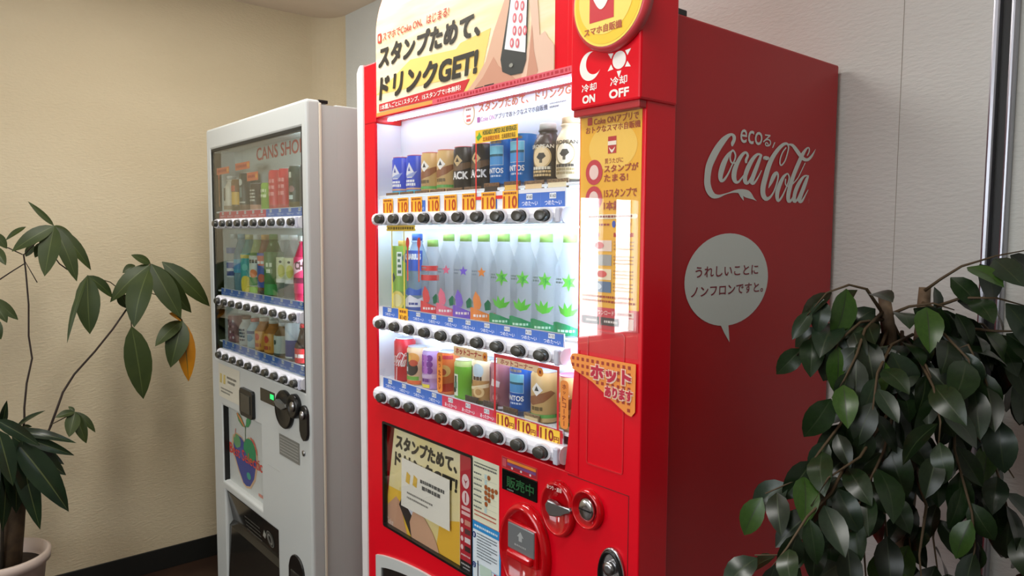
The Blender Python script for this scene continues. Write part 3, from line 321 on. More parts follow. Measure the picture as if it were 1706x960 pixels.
# ================================================================== the room
XL, YB, ZC = -2.49, .62, 2.465          # left wall, back wall, ceiling
XR, YF = 3.4, -3.5
def wall_mat(key, a, b):
    return noise_mat(key, a, b, 1.3, .75, bump=.55, bscale=55, stretch=(1, 1, 2.6), spec=.2, dist=.004)
WALL = wall_mat('wallpaper', (220, 205, 174), (213, 197, 165))
WALLB = wall_mat('wallpaper_pale', (216, 217, 213), (208, 209, 204))
def structure():
    m = MB(); m.box(XL-.1, XR+.1, YF-.1, YB+.1, -.1, 0, noise_mat('floor_vinyl', (46, 30, 22), (62, 42, 30), 9, .45)); struct(m.build('floor'), 'dark brown floor')
    m = MB(); m.box(XL-.1, XR+.1, YF-.1, YB+.1, ZC, ZC+.1, noise_mat('ceiling_paint', (222, 206, 188), (214, 198, 180), 5, .9)); ce = struct(m.build('ceiling'), 'greyish beige ceiling')
    for x, y, sx, sy in ((-1.2, -.36, 1.2, .24), (.4, -.72, .6, .28)):
        m = MB(); m.ringprism([(x-sx/2-.03, y-sy/2-.03), (x+sx/2+.03, y-sy/2-.03), (x+sx/2+.03, y+sy/2+.03), (x-sx/2-.03, y+sy/2+.03)], [(x-sx/2, y-sy/2), (x+sx/2, y-sy/2), (x+sx/2, y+sy/2), (x-sx/2, y+sy/2)], lambda u, v, d: (u, v, d), ZC-.014, ZC, WHITEP); m.build('lamp_housing', ce)
    # left wall, rounding into the back wall; a window opening behind the camera
    R = .13; n = 10
    arc = [(XL+R-R*math.cos(PI/2*k/n), YB-R+R*math.sin(PI/2*k/n)) for k in range(n+1)]
    m = MB()
    wy0, wy1, wz0, wz1 = -3.12, -2.5, .74, 1.72
    def quad(ya, yb, za, zb):
        m.box(XL-.1, XL, ya, yb, za, zb, WALL)
    quad(YF, wy0, 0, ZC); quad(wy1, YB-R, 0, ZC); quad(wy0, wy1, 0, wz0); quad(wy0, wy1, wz1, ZC)
    pts = arc+[(XL+R, YB+.1), (XL-.1, YB+.1), (XL-.1, YB-R)]
    m.prism(pts, lambda u, v, d: (u, v, d), 0, ZC, WALL)
    o = m.build('wall_left'); struct(o, 'cream textured wall with rounded corner')
    m = MB(); m.box(XL+R, XR, YB, YB+.1, 0, ZC, WALLB); bw = struct(m.build('wall_back'), 'pale textured wall behind the machines')
    m = MB(); m.box(.1262, .1272, YB-.0006, YB+.001, 0, ZC, ink((150, 142, 130), .8)); m.build('wallpaper_seam', bw)
    m = MB(); m.box(XR, XR+.1, YF, YB, 0, ZC, WALLB); struct(m.build('wall_right'))
    # front wall with the big window
    m = MB(); m.holed(XL, XR, 0, ZC, YF-.1, YF, [(-1.75, 1.05, 1.2, 2.4)], WALLB); struct(m.build('wall_front'))
    def window(name, axis, a0, a1, z0, z1, n, pos, mid=.03):
        m = MB(); W_ = mat('window_frame_paint', (225, 225, 222), .4); t = .03
        def b(u0, u1, v0, v1):
            if axis == 'x': m.box(u0, u1, pos-.02, pos+.02, v0, v1, W_)
            else: m.box(pos-.02, pos+.02, u0, u1, v0, v1, W_)
        b(a0, a1, z0, z0+t); b(a0, a1, z1-t, z1)
        for k in range(n+1):
            u = a0+(a1-a0)*k/n; h = (mid if 0 < k < n else t)/2; b(max(a0, u-h), min(a1, u+h), z0, z1)
        wo = struct(m.build(name))
        for k in range(n):
            u0 = a0+(a1-a0)*k/n; u1 = a0+(a1-a0)*(k+1)/n; g = MB()
            if axis == 'x': g.box(u0, u1, pos-.002, pos+.002, z0, z1, glass('window_glass'))
            else: g.box(pos-.002, pos+.002, u0, u1, z0, z1, glass('window_glass'))
            g.build('pane', wo)
    window('window_1', 'x', -1.75, 1.05, 1.2, 2.4, 3, YF-.05)
    window('window_2', 'y', wy0, wy1, wz0, wz1, 2, XL-.05, .13)
    # baseboards
    BB = mat('baseboard_vinyl', (26, 27, 25), .5)
    m = MB(); m.box(XL, XL+.008, YF, YB-R, 0, .094, BB, .002); struct(m.build('baseboard_left'), 'black vinyl baseboard')
    m = MB(); m.box(XL+R, XR, YB-.008, YB, 0, .094, BB, .002); struct(m.build('baseboard_back'), 'black vinyl baseboard')
    # metal frame of a door leaf set against the back wall
    t = struct(bpy.data.objects.new('trim_1', None)); t.location = (.317, YB, 0); t['label'] = 'vertical metal frame with black channel on the wall'; link(t)
    m = MB(); m.box(.297, .310, YB-.022, YB, 0, ZC, mat('aluminium', (168, 170, 178), .32, .9), .004); m.build('metal_strip', t)
    m = MB(); m.box(.327, .338, YB-.022, YB, 0, ZC, MATS['aluminium'], .004); m.build('metal_strip', t)
    m = MB(); m.box(.309, .328, YB-.006, YB, 0, ZC, mat('black_gasket', (14, 14, 14), .5)); m.build('black_channel', t)
structure()

# ================================================================== shared showcase pieces
def make_button(parent, x, z, y, w=.033, h=.0225):
    """black push button, seated in an oval cup of the bar"""
    m = MB(); m.prism(elpts(x, z, w/2, h/2, 20), fdep, y-.013, y+.006, BUTTON, .0035, 3)
    o = m.build('button', parent, origin=(x, y, z), smooth=True); return o
def button_bar(machine, name, x0, x1, zc, hh, yf, xs, label=None):
    """white rounded bar that carries the push buttons"""
    m = MB(); pts = []
    prof = [(yf+.012, zc+hh), (yf-.004, zc+hh*.98), (yf-.012, zc+hh*.72), (yf-.0155, zc+hh*.25), (yf-.0155, zc-hh*.3), (yf-.012, zc-hh*.75), (yf-.004, zc-hh), (yf+.012, zc-hh)]
    m.prism(prof, lambda u, v, d: (d, u, v), x0, x1, BARW, .004, 2)
    for x in xs: m.ringprism(elpts(x, zc, .0235, .0155, 24), elpts(x, zc, .0175, .0118, 24), fdep, yf-.0185, yf-.012, BARW)
    m.box(x1-.014, x1-.001, yf-.020, yf-.01, zc-hh*.95, zc+hh*.9, mat('bar_end', (196, 198, 214), .3), .003)
    bar = m.build(name, machine)
    b0 = make_button(bar, xs[0], zc, yf-.0185)
    for x in xs[1:]: copy(b0, bar, (x-xs[0], 0, 0))
    return bar
def price_tag(bar, x0, x1, z0, z1, y, kind, tilt=0):
    """printed card: kind = blue / red / y110 / p140"""
    p = Print(); w = x1-x0; h = z1-z0; cx = (x0+x1)/2
    if kind[0] == 'blue' or kind[0] == 'red':
        c = (62, 108, 196) if kind[0] == 'blue' else (206, 52, 82)
        p.rect(x0, x1, z0, z1, c, 0)
        p.rect(cx-.008, cx+.010, z0+h*.55, z1-h*.06, (236, 240, 246), 1)
        p.text(kind[1], cx-.007, cx+.009, z0+h*.62, z1-h*.12, (50, 60, 90), 2)
        p.text('つめた〜い' if kind[0] == 'blue' else 'あったか〜い', x0+w*.18, x1-w*.12, z0+h*.12, z0+h*.46, (236, 240, 250), 1, .01)
    elif kind[0] == '110':
        p.rect(x0, x1, z0, z1, (250, 176, 40), 0); p.text('110', x0+w*.06, x1-w*.06, z0+h*.05, z0+h*.72, (176, 62, 14), 1, .03)
        p.dashes(x0+w*.1, x1-w*.1, z1-h*.14, h*.12, (150, 70, 30), 1, int(x0*1e4))
    elif kind[0] == '110y':
        p.rect(x0, x1, z0, z1, (252, 206, 60), 0); p.text('110', x0+w*.05, x0+w*.70, z0+h*.14, z1-h*.08, (150, 20, 16), 1, .03); p.text('円', x0+w*.72, x1-w*.04, z0+h*.14, z0+h*.55, (150, 20, 16), 1, .02)
    elif kind[0] == '140':
        p.rect(x0, x1, z0, z1, (250, 186, 40), 0); p.text('¥140', x0+w*.12, x1-w*.12, z0+h*.12, z0+h*.5, (120, 60, 20), 1, .02); p.dashes(x0+w*.15, x1-w*.15, z1-h*.25, h*.18, (150, 80, 30), 1, 5)
    o = p.build('price_tag', bar, front(y)); return o
def shelf_board(machine, x0, x1, y0, y1, z): 
    m = MB(); m.box(x0, x1, y0, y1, z-.006, z, INNER, .001); return m.build('shelf_board', machine)

# ================================================================== red vending machine
F = -.08
def hand_print(p, pts, c, l): return p.poly(pts, c, l)
def red_machine():
    M = thing('vending_machine', 'tall red drink vending machine with lit showcase and white script on its side', 'vending machine', (-.47, .26, 0))
    # cabinet behind the door
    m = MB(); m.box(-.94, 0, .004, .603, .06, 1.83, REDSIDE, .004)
    for x in (-.88, -.06):
        for y in (.06, .54): m.lathe([(.02, 0), (.02, .06)], (x, y, 0), 12, BLACK)
    m.build('cabinet', M)
    m = MB(); m.box(-.020, -.002, .01, .045, 1.829, 1.84, BLACK, .002); m.build('hinge', M)
    # door: slab with showcase and poster openings
    X0, X1 = -.922, .014
    m = MB(); m.holed(X0, X1, .06, 1.746, F, -.002, [(-.866, -.138, 1.006, 1.741), (-.838, -.456, .688, .96)], RED); d = m.build('door', M, bevel=.007)
    m = MB(); m.prism([(-.166, 1.004), (-.13, 1.004), (-.13, 1.24), (-.142, 1.22), (-.150, 1.12)], fdep, F-.002, -.004, RED, .002); m.build('column_foot', M)
    # white left edge trim with rounded top
    m = MB(); pts = [(-.952, .06), (-.921, .06), (-.921, 1.885)]+[(-.936+.016*math.cos(a), 1.868+.017*math.sin(a)) for a in [PI/2+PI/2*k/6 for k in range(7)]]
    m.prism(pts, fdep, F-.004, -.002, TRIMW, .004); m.build('edge_trim', M)
    m = MB(); m.box(-.9215, -.860, F-.001, -.004, 1.73, 1.883, RED, .004); m.build('top_stile', M)
    # topper board
    top = 2.06
    pts = [(-.862, 1.742), (.014, 1.742), (.014, top)]+[(-.755+(-.107)*math.sin(a), 1.945+.115*math.cos(a)) for a in [PI/2*k/10 for k in range(11)]]
    m = MB(); m.prism(pts, fdep, F+.002, -.012, RED, .003); topper = m.build('topper_board', M)
    # ---- banner print on the topper
    p = Print(); BG = noise_mat('banner_paper', (250, 226, 170), (252, 240, 214), 5, .35, stretch=(1, 1, 9))
    bp = [(-.861, 1.743), (-.206, 1.743), (-.206, top-.002)]+[(-.755+(-.106)*math.sin(a), 1.945+.113*math.cos(a)) for a in [PI/2*k/10 for k in range(11)]]
    p.poly(bp, BG, 0)
    sw = [((-.861, 1.80), (-.55, 1.79), (-.43, 1.845), (-.70, 1.86)), ((-.60, 1.80), (-.42, 1.80), (-.395, 1.87), (-.50, 1.86)), ((-.50, 1.755), (-.30, 1.755), (-.33, 1.80), (-.46, 1.80))]
    for q in sw: p.poly(q, (252, 214, 120), 1)
    p.rect(-.861, -.206, 1.743, 1.754, (244, 160, 80), 2)
    p.poly([(-.846, 1.757), (-.490, 1.753), (-.466, 1.779), (-.846, 1.775)], (206, 40, 48), 3)
    p.text('1本購入ごとに1スタンプ、15スタンプで1本無料!', -.838, -.498, 1.759, 1.772, (252, 244, 236), 4, .02)
    # hand and phone picture
    SK, SK2, SK3 = (222, 178, 150), (206, 150, 124), (232, 196, 172)
    hand_print(p, [(-.490, 1.744), (-.445, 1.775), (-.412, 1.805), (-.398, 1.835), (-.386, 1.860), (-.365, 1.893), (-.345, 1.925), (-.335, 1.975), (-.318, 1.99), (-.305, 1.97), (-.318, 1.90), (-.34, 1.84), (-.346, 1.80), (-.33, 1.776), (-.29, 1.762), (-.262, 1.765), (-.236, 1.744)], SK, 3)
    hand_print(p, [(-.47, 1.744), (-.42, 1.775), (-.385, 1.81), (-.37, 1.79), (-.33, 1.765), (-.30, 1.744)], SK2, 4)
    hand_print(p, [(-.30, 1.744), (-.292, 1.79), (-.275, 1.82), (-.270, 1.86), (-.281, 1.92), (-.272, 1.95), (-.258, 1.93), (-.251, 1.875), (-.246, 1.825), (-.232, 1.83), (-.224, 1.818), (-.2065, 1.80), (-.2065, 1.744)], SK3, 4)
    hand_print(p, [(-.276, 1.79), (-.268, 1.85), (-.262, 1.80), (-.25, 1.76), (-.262, 1.744), (-.285, 1.744)], SK2, 5)
    p.poly([(-.362, 1.80), (-.356, 1.775), (-.330, 1.764), (-.295, 1.763), (-.284, 1.785), (-.276, 1.965), (-.322, 1.975), (-.336, 1.90)], (58, 60, 58), 6)
    p.poly([(-.349, 1.818), (-.286, 1.800), (-.279, 1.962), (-.319, 1.970), (-.331, 1.905)], (238, 238, 240), 7)
    for i, (a, b) in enumerate([(-.312, 1.895), (-.295, 1.89), (-.318, 1.872), (-.300, 1.868), (-.318, 1.848), (-.302, 1.844), (-.287, 1.842), (-.326, 1.826), (-.309, 1.822), (-.308, 1.917), (-.291, 1.912)]): 
        p.ell(a, b, .0058, .0095, (226, 110, 120), 8, 14); p.ell(a, b, .0026, .005, (244, 220, 224), 9, 10)
    p.ell(-.328, 1.783, .006, .004, (150, 150, 140), 8, 12)
    # headline
    p.rrect(-.849, -.831, 1.925, 1.948, .003, (206, 66, 52), 4); p.ell(-.840, 1.936, .004, .007, (250, 220, 190), 5, 12)
    p.text('スマホでCoke ON、はじまる!', -.826, -.542, 1.926, 1.946, (190, 66, 46), 4, .015, .12)
    p.text('スタンプためて、', -.848, -.432, 1.862, 1.916, (52, 48, 40), 4, .04, .16)
    p.text('ドリンクGET!', -.846, -.442, 1.784, 1.842, (52, 48, 40), 4, .045, .16)
    p.rect(-.447, -.418, 1.747, 1.756, (40, 40, 38), 5); p.rect(-.415, -.383, 1.748, 1.757, (40, 40, 38), 5)
    p.dashes(-.440, -.420, 1.7515, .003, (220, 220, 220), 6, 3); p.dashes(-.411, -.386, 1.7525, .003, (220, 220, 220), 6, 4)
    p.build('banner_print', topper, front(F+.0016))
    p = Print(); p.rect(-.60, -.142, 1.741, 1.753, (226, 96, 112), 0)
    p.dashes(-.58, -.16, 1.747, .006, (190, 34, 52), 1, 9, .8); p.build('header_print', M, front(F-.0045))
    # red upright beside the banner
    m = MB(); m.box(-.170, -.138, F-.002, -.02, 1.742, top, RED, .003); m.build('topper_upright', M)
    # ---- badge box over the right column
    m = MB(); m.box(-.140, .018, F-.022, -.004, 1.668, top, RED, .004); bb = m.build('badge_box', M)
    m = MB(); m.box(-.136, .014, F-.018, F, 1.656, 1.6695, mat('badge_lip', (176, 30, 34), .4), .002); m.build('badge_lip', bb)
    m = MB(); c = (-.041, 1.836); R0 = .080
    m.lathe([(R0+.004, 0), (R0+.004, .010), (R0, .016), (R0-.005, .017)], (c[0], F-.020, c[1]), 48, mat('badge_rim', (214, 70, 76), .3), axis='-y'); m.build('badge_disc', bb)
    p = Print(); p.ell(c[0], c[1], .076, .076, (252, 220, 90), 0, 48); p.ell(c[0], c[1], .072, .072, (250, 204, 56), 1, 48); p.ell(c[0]-.004, c[1]+.004, .060, .060, (252, 222, 110), 2, 48)
    p.rect(-.080, -.026, 1.803, 1.90, (206, 52, 60), 3)
    p.strip([((-.072+.038*t, 1.842-.020*math.sin(PI*t)-.001), (-.072+.038*t, 1.850-.010*math.sin(PI*t))) for t in [k/10 for k in range(11)]], (248, 240, 236), 4)
    p.text('スマホ自販機', -.092, -.008, 1.783, 1.796, (184, 96, 60), 3, .03); p.build('badge_print', bb, front(F-.0375))
    p = Print(); WT = (246, 240, 234)
    mo = [(-.093+.0245*math.cos(a), 1.738+.0245*math.sin(a)) for a in [math.radians(75+255*k/24) for k in range(25)]]
    mi = [(-.083+.0195*math.cos(a), 1.7425+.0195*math.sin(a)) for a in [math.radians(318-228*k/24) for k in range(25)]]
    p.poly(mo+mi, WT, 0)
    p.ell(-.027, 1.737, .0145, .0145, WT, 0)
    for k in range(6):
        a = math.radians(90+60*k); d = Vector((math.cos(a), math.sin(a))); n = Vector((-d.y, d.x)); b = Vector((-.027, 1.737))
        p.poly([tuple(b+d*.0175+n*.005), tuple(b+d*.0175-n*.005), tuple(b+d*.029)], WT, 0)
    p.text('冷却', -.112, -.077, 1.6955, 1.709, WT, 0, .018); p.text('ON', -.110, -.080, 1.676, 1.690, WT, 0, .05)
    p.text('冷却', -.046, -.009, 1.6965, 1.711, WT, 0, .018); p.text('OFF', -.048, -.005, 1.676, 1.691, WT, 0, .05)
    p.build('cooling_sign_print', bb, front(F-.0223))
    # ---- right column poster
    p = Print(); YE = (248, 186, 48); BR = (172, 70, 36); SIGN = lambda c_: c_
    p.rect(-.134, .006, 1.322, 1.660, YE, 0); p.ell(-.058, 1.60, .055, .04, (252, 206, 92), 1)
    p.rrect(-.117, -.106, 1.6415, 1.655, .002, (196, 60, 40), 2); p.text('Coke ONアプリで', -.102, -.001, 1.641, 1.654, BR, 2, .02)
    p.text('おトクなスマホ自販機', -.121, .003, 1.627, 1.639, BR, 2, .02)
    p.rect(-.068, -.049, 1.589, 1.618, (196, 44, 48), 2); p.rect(-.068, -.049, 1.603, 1.610, (250, 236, 220), 3); p.strip([((-.065+.013*t, 1.600-.005*math.sin(PI*t)), (-.065+.013*t, 1.598-.008*math.sin(PI*t))) for t in [k/6 for k in range(7)]], (250, 236, 220), 3)
    p.text('買うたびに', -.075, -.033, 1.572, 1.581, BR, 2, .01); p.text('スタンプが', -.076, .000, 1.557, 1.570, BR, 2, .03); p.text('たまる!', -.076, -.022, 1.541, 1.554, BR, 2, .03)
    p.text('15スタンプで', -.076, -.002, 1.514, 1.529, BR, 2, .02); p.text('1本無料!', -.076, -.018, 1.492, 1.508, BR, 2, .03)
    for q in ((-.100, 1.559), (-.100, 1.513)): p.ell(*q, .020, .022, (206, 50, 66), 2); p.ell(*q, .011, .013, (246, 214, 206), 3)
    p.rrect(-.124, 0, 1.477, 1.485, .0035, (250, 234, 200), 2); p.dashes(-.116, -.010, 1.481, .004, (150, 70, 60), 3, 21)
    p.rrect(-.114, -.104, 1.462, 1.472, .002, (196, 60, 40), 2); p.ell(-.052, 1.468, .004, .006, (60, 90, 190), 2); p.dashes(-.098, -.062, 1.467, .004, BR, 2, 22); p.dashes(-.044, -.012, 1.467, .004, BR, 2, 23)
    p.rrect(-.122, -.085, 1.446, 1.453, .003, (196, 64, 44), 2); p.rect(-.052, -.008, 1.446, 1.453, (196, 64, 44), 2)
    for k, z in enumerate((1.431, 1.406, 1.381, 1.359)):
        p.ell(-.117, z, .0062, .0075, (190, 54, 40), 2); p.text(str(k+1), -.1195, -.1145, z-.0045, z+.0045, (250, 236, 214), 3, .03)
        p.rect(-.103, -.056, z-.010, z+.009, [(240, 214, 196), (170, 166, 160), (244, 226, 190), (96, 120, 150)][k], 2)
        for j in range(3): p.dashes(-.051, -.006, z+.006-j*.006, .0028, (190, 130, 70), 2, 31+k*3+j)
    p.ell(-.085, 1.431, .011, .006, (222, 110, 110), 3); p.ell(-.088, 1.359, .01, .006, (220, 230, 240), 3); p.ell(-.078, 1.381, .012, .006, (220, 90, 80), 3)
    p.dashes(-.124, -.006, 1.341, .004, BR, 2, 51); p.dashes(-.124, -.002, 1.333, .004, BR, 2, 52)
    p.rect(-.134, .006, 1.285, 1.322, (214, 64, 72), 0); p.text('今すぐ、ダウンロード', -.126, -.048, 1.309, 1.318, (250, 226, 216), 2, .01); p.rect(-.044, -.004, 1.309, 1.318, (236, 200, 190), 2); p.dashes(-.040, -.008, 1.3135, .004, (170, 90, 80), 3, 53)
    p.rect(-.125, -.083, 1.291, 1.305, (84, 70, 66), 2); p.rect(-.079, -.036, 1.291, 1.305, (84, 70, 66), 2); p.dashes(-.114, -.087, 1.298, .004, (226, 214, 208), 3, 54); p.dashes(-.070, -.040, 1.298, .004, (226, 214, 208), 3, 55)
    p.rect(-.030, -.004, 1.288, 1.307, (238, 206, 200), 2)
    p.build('column_poster', M, front(F-.0006))
    m = MB(); m.box(-.1345, .0065, F-.0030, F-.0018, 1.24, 1.662, GLASS); m.build('poster_cover', M)
    # hot sticker: orange gingham pennant
    p = Print(); OR = (246, 150, 60)
    hp = [(-.152, 1.222), (-.147, 1.231), (-.138, 1.233), (-.02, 1.232), (.004, 1.232), (.004, 1.150), (-.004, 1.141), (-.014, 1.143), (-.096, 1.187), (-.146, 1.204)]
    p.poly(hp, OR, 0)
    lo = lambda u: 1.204+(u+.146)*(1.143-1.204)/(.132)
    for i in range(13):
        for j in range(8):
            u, v = -.144+i*.0122, 1.224-j*.0122
            if v-.003 > lo(u)+.004 and u < .0: p.rect(u-.003, u+.003, v-.003, v+.003, (166, 48, 24), 1)
    p.text('ホット', -.101, -.003, 1.190, 1.221, (250, 214, 190), 2, .13); p.text('ホット', -.099, -.005, 1.192, 1.219, (196, 24, 60), 3, .06)
    p.text('あります', -.066, .001, 1.164, 1.187, (250, 214, 190), 2, .12, 0, -.0); p.text('あります', -.064, -.001, 1.166, 1.185, (196, 24, 60), 3, .05)
    p.build('hot_sticker', M, front(F-.0036))
    # column raised panel outline
    m = MB(); m.ringprism(rrpts(-.111, -.023, 1.033, 1.28, .006), rrpts(-.1085, -.0255, 1.0355, 1.2775, .004), fdep, F-.0012, F+.002, mat('red_edge', (214, 40, 48), .25)); m.build('access_panel', M)
    m = MB(); m.box(-.158, -.010, F-.0006, F+.001, .9995, 1.001, mat('seam_dark', (120, 6, 10), .5)); m.box(-.010, -.0085, F-.0006, F+.001, .30, 1.001, MATS['seam_dark']); m.build('panel_seam', M)
    # ---- showcase interior
    m = MB(); m.box(-.866, -.138, -.004, .002, 1.006, 1.742, INNER); m.box(-.868, -.865, F+.006, 0, 1.006, 1.742, INNER); m.box(-.139, -.136, F+.006, 0, 1.24, 1.742, INNER); m.build('showcase_liner', M)
    p = Print(); p.text('スタンプためて、ドリンクGET!', -.532, -.205, 1.724, 1.744, (214, 120, 66), 1, .02); p.rrect(-.537, -.527, 1.702, 1.714, .002, (170, 90, 150), 1)
    p.text('Coke ON', -.524, -.475, 1.703, 1.713, (200, 120, 170), 1); p.text('アプリでおトクなスマホ自販機', -.473, -.303, 1.702, 1.714, (84, 84, 92), 1, .01)
    p.dashes(-.297, -.25, 1.713, .003, (150, 150, 150), 1, 3); p.dashes(-.297, -.27, 1.706, .004, (140, 140, 140), 1, 3)
    p.ell(-.569, 1.7255, .0225, .0245, (236, 196, 120), 1); p.ell(-.569, 1.7255, .0200, .022, (252, 246, 232), 2); p.rect(-.577, -.561, 1.708, 1.723, (206, 84, 66), 3); p.rect(-.577, -.561, 1.714, 1.718, (250, 240, 226), 4); p.dashes(-.578, -.56, 1.735, .004, (170, 120, 90), 3, 5)
    p.build('showcase_print', M, front(-.0045))
    XS = [-.808+.0664*i for i in range(10)]
    rows = [(1.4855, .0155, 1.536, 1.502, 1.546), (1.2215, .0160, 1.262, 1.2385, 1.254), (1.034, .0175, 1.078, 1.052, 1.074)]
    for ri, (zc, hh, tz1, tz0, zb) in enumerate(rows):
        bar = button_bar(M, 'button_bar', -.864, -.166, zc, hh, F, XS)
        m = MB(); m.box(-.858, -.176, F+.004, F+.006, zc+hh-.004, tz1+.002, BARW); m.build('tag_holder', bar)
        shelf_board(M, -.864, -.142, F+.008, -.005, zb)
        for i, x in enumerate(XS):
            x0, x1 = x-.0332, x+.0331
            if ri == 0:
                if i < 8:
                    if i in (2, 6): price_tag(bar, x-.012, x1, tz0, tz1-.008, F+.0035, ('blue', '¥150'))
                    sh = [0, .004, -.002, .004, .004, .006, .008, .012][i]
                    price_tag(bar, x-.026+sh, x+.022+sh, tz0-.002, tz1+.001, F+.0025, ('110',))
                else: price_tag(bar, x0, x1, tz0, tz1-.006, F+.0035, ('blue', '¥160'))
            elif ri == 1:
                price_tag(bar, x0, x1, tz0, tz1, F+.0035, ('blue', '¥150'))
                if i == 1: price_tag(bar, x-.022, x+.022, tz0-.006, tz1+.004, F+.0025, ('140',))
            else:
                if i < 4: price_tag(bar, x0, x1, tz0, tz1, F+.0035, ('blue', '¥120'))
                elif i < 7: price_tag(bar, x0, x1, tz0, tz1, F+.0035, ('red', '¥120'))
                else:
                    price_tag(bar, x0, x1, tz0, tz1, F+.0035, ('red', '¥120'))
                    price_tag(bar, x-.031, x+.027, tz0-.004, tz1-.002, F+.0025, ('110y',))
    # glass panes between the bars
    for z0, z1 in ((1.536, 1.74), (1.262, 1.470), (1.078, 1.206)):
        m = MB(); m.box(-.864, -.1395, F+.004, F+.0065, z0, z1, GLASS); m.build('glass_pane', M)
    # LED strips: under the header, under the two upper bars and along the right edge
    for z, y in ((1.7375, F+.03), (1.462, F+.010), (1.200, F+.010)):
        m = MB(); m.box(-.855, -.150, y, y+.012, z, z+.004, LED); m.build('led_or_fill_strip', M)
    for z0, z1 in ((1.55, 1.735), (1.258, 1.465), (1.08, 1.2)):
        m = MB(); m.box(-.146, -.141, F+.012, F+.030, z0, z1, LED); m.build('led_or_fill_strip', M)
    # stickers on the glass
    yg = F+.0035
    p = Print(); RD = (222, 44, 40)
    p.rect(-.449, -.311, 1.641, 1.668, (250, 200, 50), 1); p.text('HOKKAIDO LIMITED SALE BEVERAGES', -.424, -.315, 1.656, 1.666, (70, 90, 50), 2, .02); p.text('北海道限定発売', -.424, -.368, 1.643, 1.653, (190, 100, 30), 2, .02); p.text('北海道限定商品', -.362, -.318, 1.643, 1.653, (120, 90, 30), 2, .01)
    p.poly([(-.446, 1.654), (-.439, 1.658), (-.436, 1.665), (-.431, 1.657), (-.426, 1.654), (-.434, 1.650), (-.440, 1.645)], (90, 170, 60), 2)
    for a, b, cc, d_ in ((-.449, -.445, 1.529, 1.641), (-.315, -.311, 1.524, 1.641), (-.449, -.311, 1.522, 1.529)): p.rect(a, b, cc, d_, RD, 1)
    p.build('frame_sticker', M, front(yg))
    p = Print(); p.rect(-.384, -.187, 1.192, 1.2, (214, 30, 40), 1)
    for a, b in ((-.384, -.378), (-.193, -.187)): p.rect(a, b, 1.070, 1.192, (214, 30, 40), 1)
    p.rect(-.388, -.175, 1.064, 1.073, (214, 30, 40), 2)
    p.rect(-.374, -.244, 1.180, 1.193, (248, 214, 170), 2); p.text('ホットコーナー', -.362, -.262, 1.181, 1.192, (176, 40, 40), 3, .02); p.ell(-.240, 1.182, .009, .009, (244, 150, 40), 3); p.rect(-.243, -.237, 1.179, 1.185, (150, 40, 20), 4)
    p.build('frame_sticker', M, front(yg))
    p = Print(); p.rrect(-.529, -.406, 1.178, 1.199, .004, (250, 214, 160), 1); p.text('ホットコーナー', -.521, -.427, 1.182, 1.196, (190, 44, 36), 2, .03); p.ell(-.415, 1.188, .008, .009, (244, 150, 40), 2); p.rect(-.418, -.412, 1.185, 1.191, (150, 40, 20), 3); p.build('hot_corner_sticker', M, front(yg))
    for x, t in ((-.583, 'あったかい'), (-.172, 'ホットコーナー')):
        p = Print(); p.rrect(x-.011, x+.011, 1.084, 1.176, .008, (246, 150, 60), 1)
        for k, ch in enumerate(t):
            h_ = .082/len(t); w_ = {'ー': .0008, 'ッ': .0036, 'っ': .0036, 'い': .0042}.get(ch, .005); ex = .18*h_ if ch in 'ッっ' else 0
            if ch == 'ー': p.rect(x-.0008, x+.0008, 1.17-(k+.9)*h_, 1.17-k*h_-.001, (150, 40, 16), 2)
            else: p.text(ch, x-w_, x+w_, 1.17-(k+.9)*h_+ex, 1.17-k*h_-.001-ex, (150, 40, 16), 2, .02)
        p.build('hot_corner_sticker', M, front(yg-.001))
    p = Print(); p.rrect(-.818, -.684, 1.456, 1.470, .003, (244, 206, 70), 2); p.dashes(-.810, -.692, 1.463, .007, (120, 96, 24), 3, 85, .4)
    p.rect(-.795, -.790, 1.262, 1.456, (240, 216, 90), 1); p.rect(-.738, -.733, 1.262, 1.456, (240, 216, 90), 1)
    p.build('corner_sticker', M, front(F+.0032))
    # ---- lower front: poster window
    m = MB(); m.box(-.838, -.456, -.012, -.006, .688, .96, BLACK); m.ringprism(rrpts(-.842, -.452, .684, .964, .006), rrpts(-.836, -.458, .690, .958, .004), fdep, F-.0015, F+.01, BLACK); m.build('poster_frame', M)
    p = Print(); PB = noise_mat('poster_paper', (238, 216, 120), (240, 236, 206), 6, .4)
    p.poly([(-.834, .690), (-.495, .690), (-.495, .957), (-.782, .957)], PB, 0)
    p.poly([(-.834, .690), (-.65, .690), (-.62, .74), (-.70, .80), (-.812, .80)], (240, 196, 60), 1); p.poly([(-.60, .690), (-.502, .690), (-.502, .80), (-.58, .78)], (240, 190, 60), 1)
    p.text('スタンプためて、', -.776, -.512, .908, .946, (40, 38, 30), 2, .045, .1); p.text('ドリンクGET!', -.782, -.512, .862, .900, (40, 38, 30), 2, .045, .1)
    p.poly([(-.822, .745), (-.775, .782), (-.755, .772), (-.735, .72), (-.72, .692), (-.834, .692)], (206, 160, 130), 3); p.poly([(-.70, .692), (-.71, .735), (-.69, .775), (-.67, .79), (-.645, .765), (-.61, .74), (-.59, .715), (-.58, .692)], (216, 172, 140), 5)
    p.poly([(-.760, .765), (-.745, .79), (-.665, .725), (-.675, .70), (-.705, .70)], (48, 44, 42), 4); p.poly([(-.745, .786), (-.69, .79), (-.65, .76), (-.668, .730)], (224, 228, 240), 4); p.text('Coke', -.826, -.79, .70, .716, (240, 230, 220), 4, .0, .2)
    p.rect(-.500, -.457, .716, .957, (190, 30, 50), 1); p.rect(-.500, -.457, .690, .716, (40, 34, 34), 1)
    for z in (.900, .862): p.ell(-.479, z, .0135, .0165, (240, 214, 214), 2)
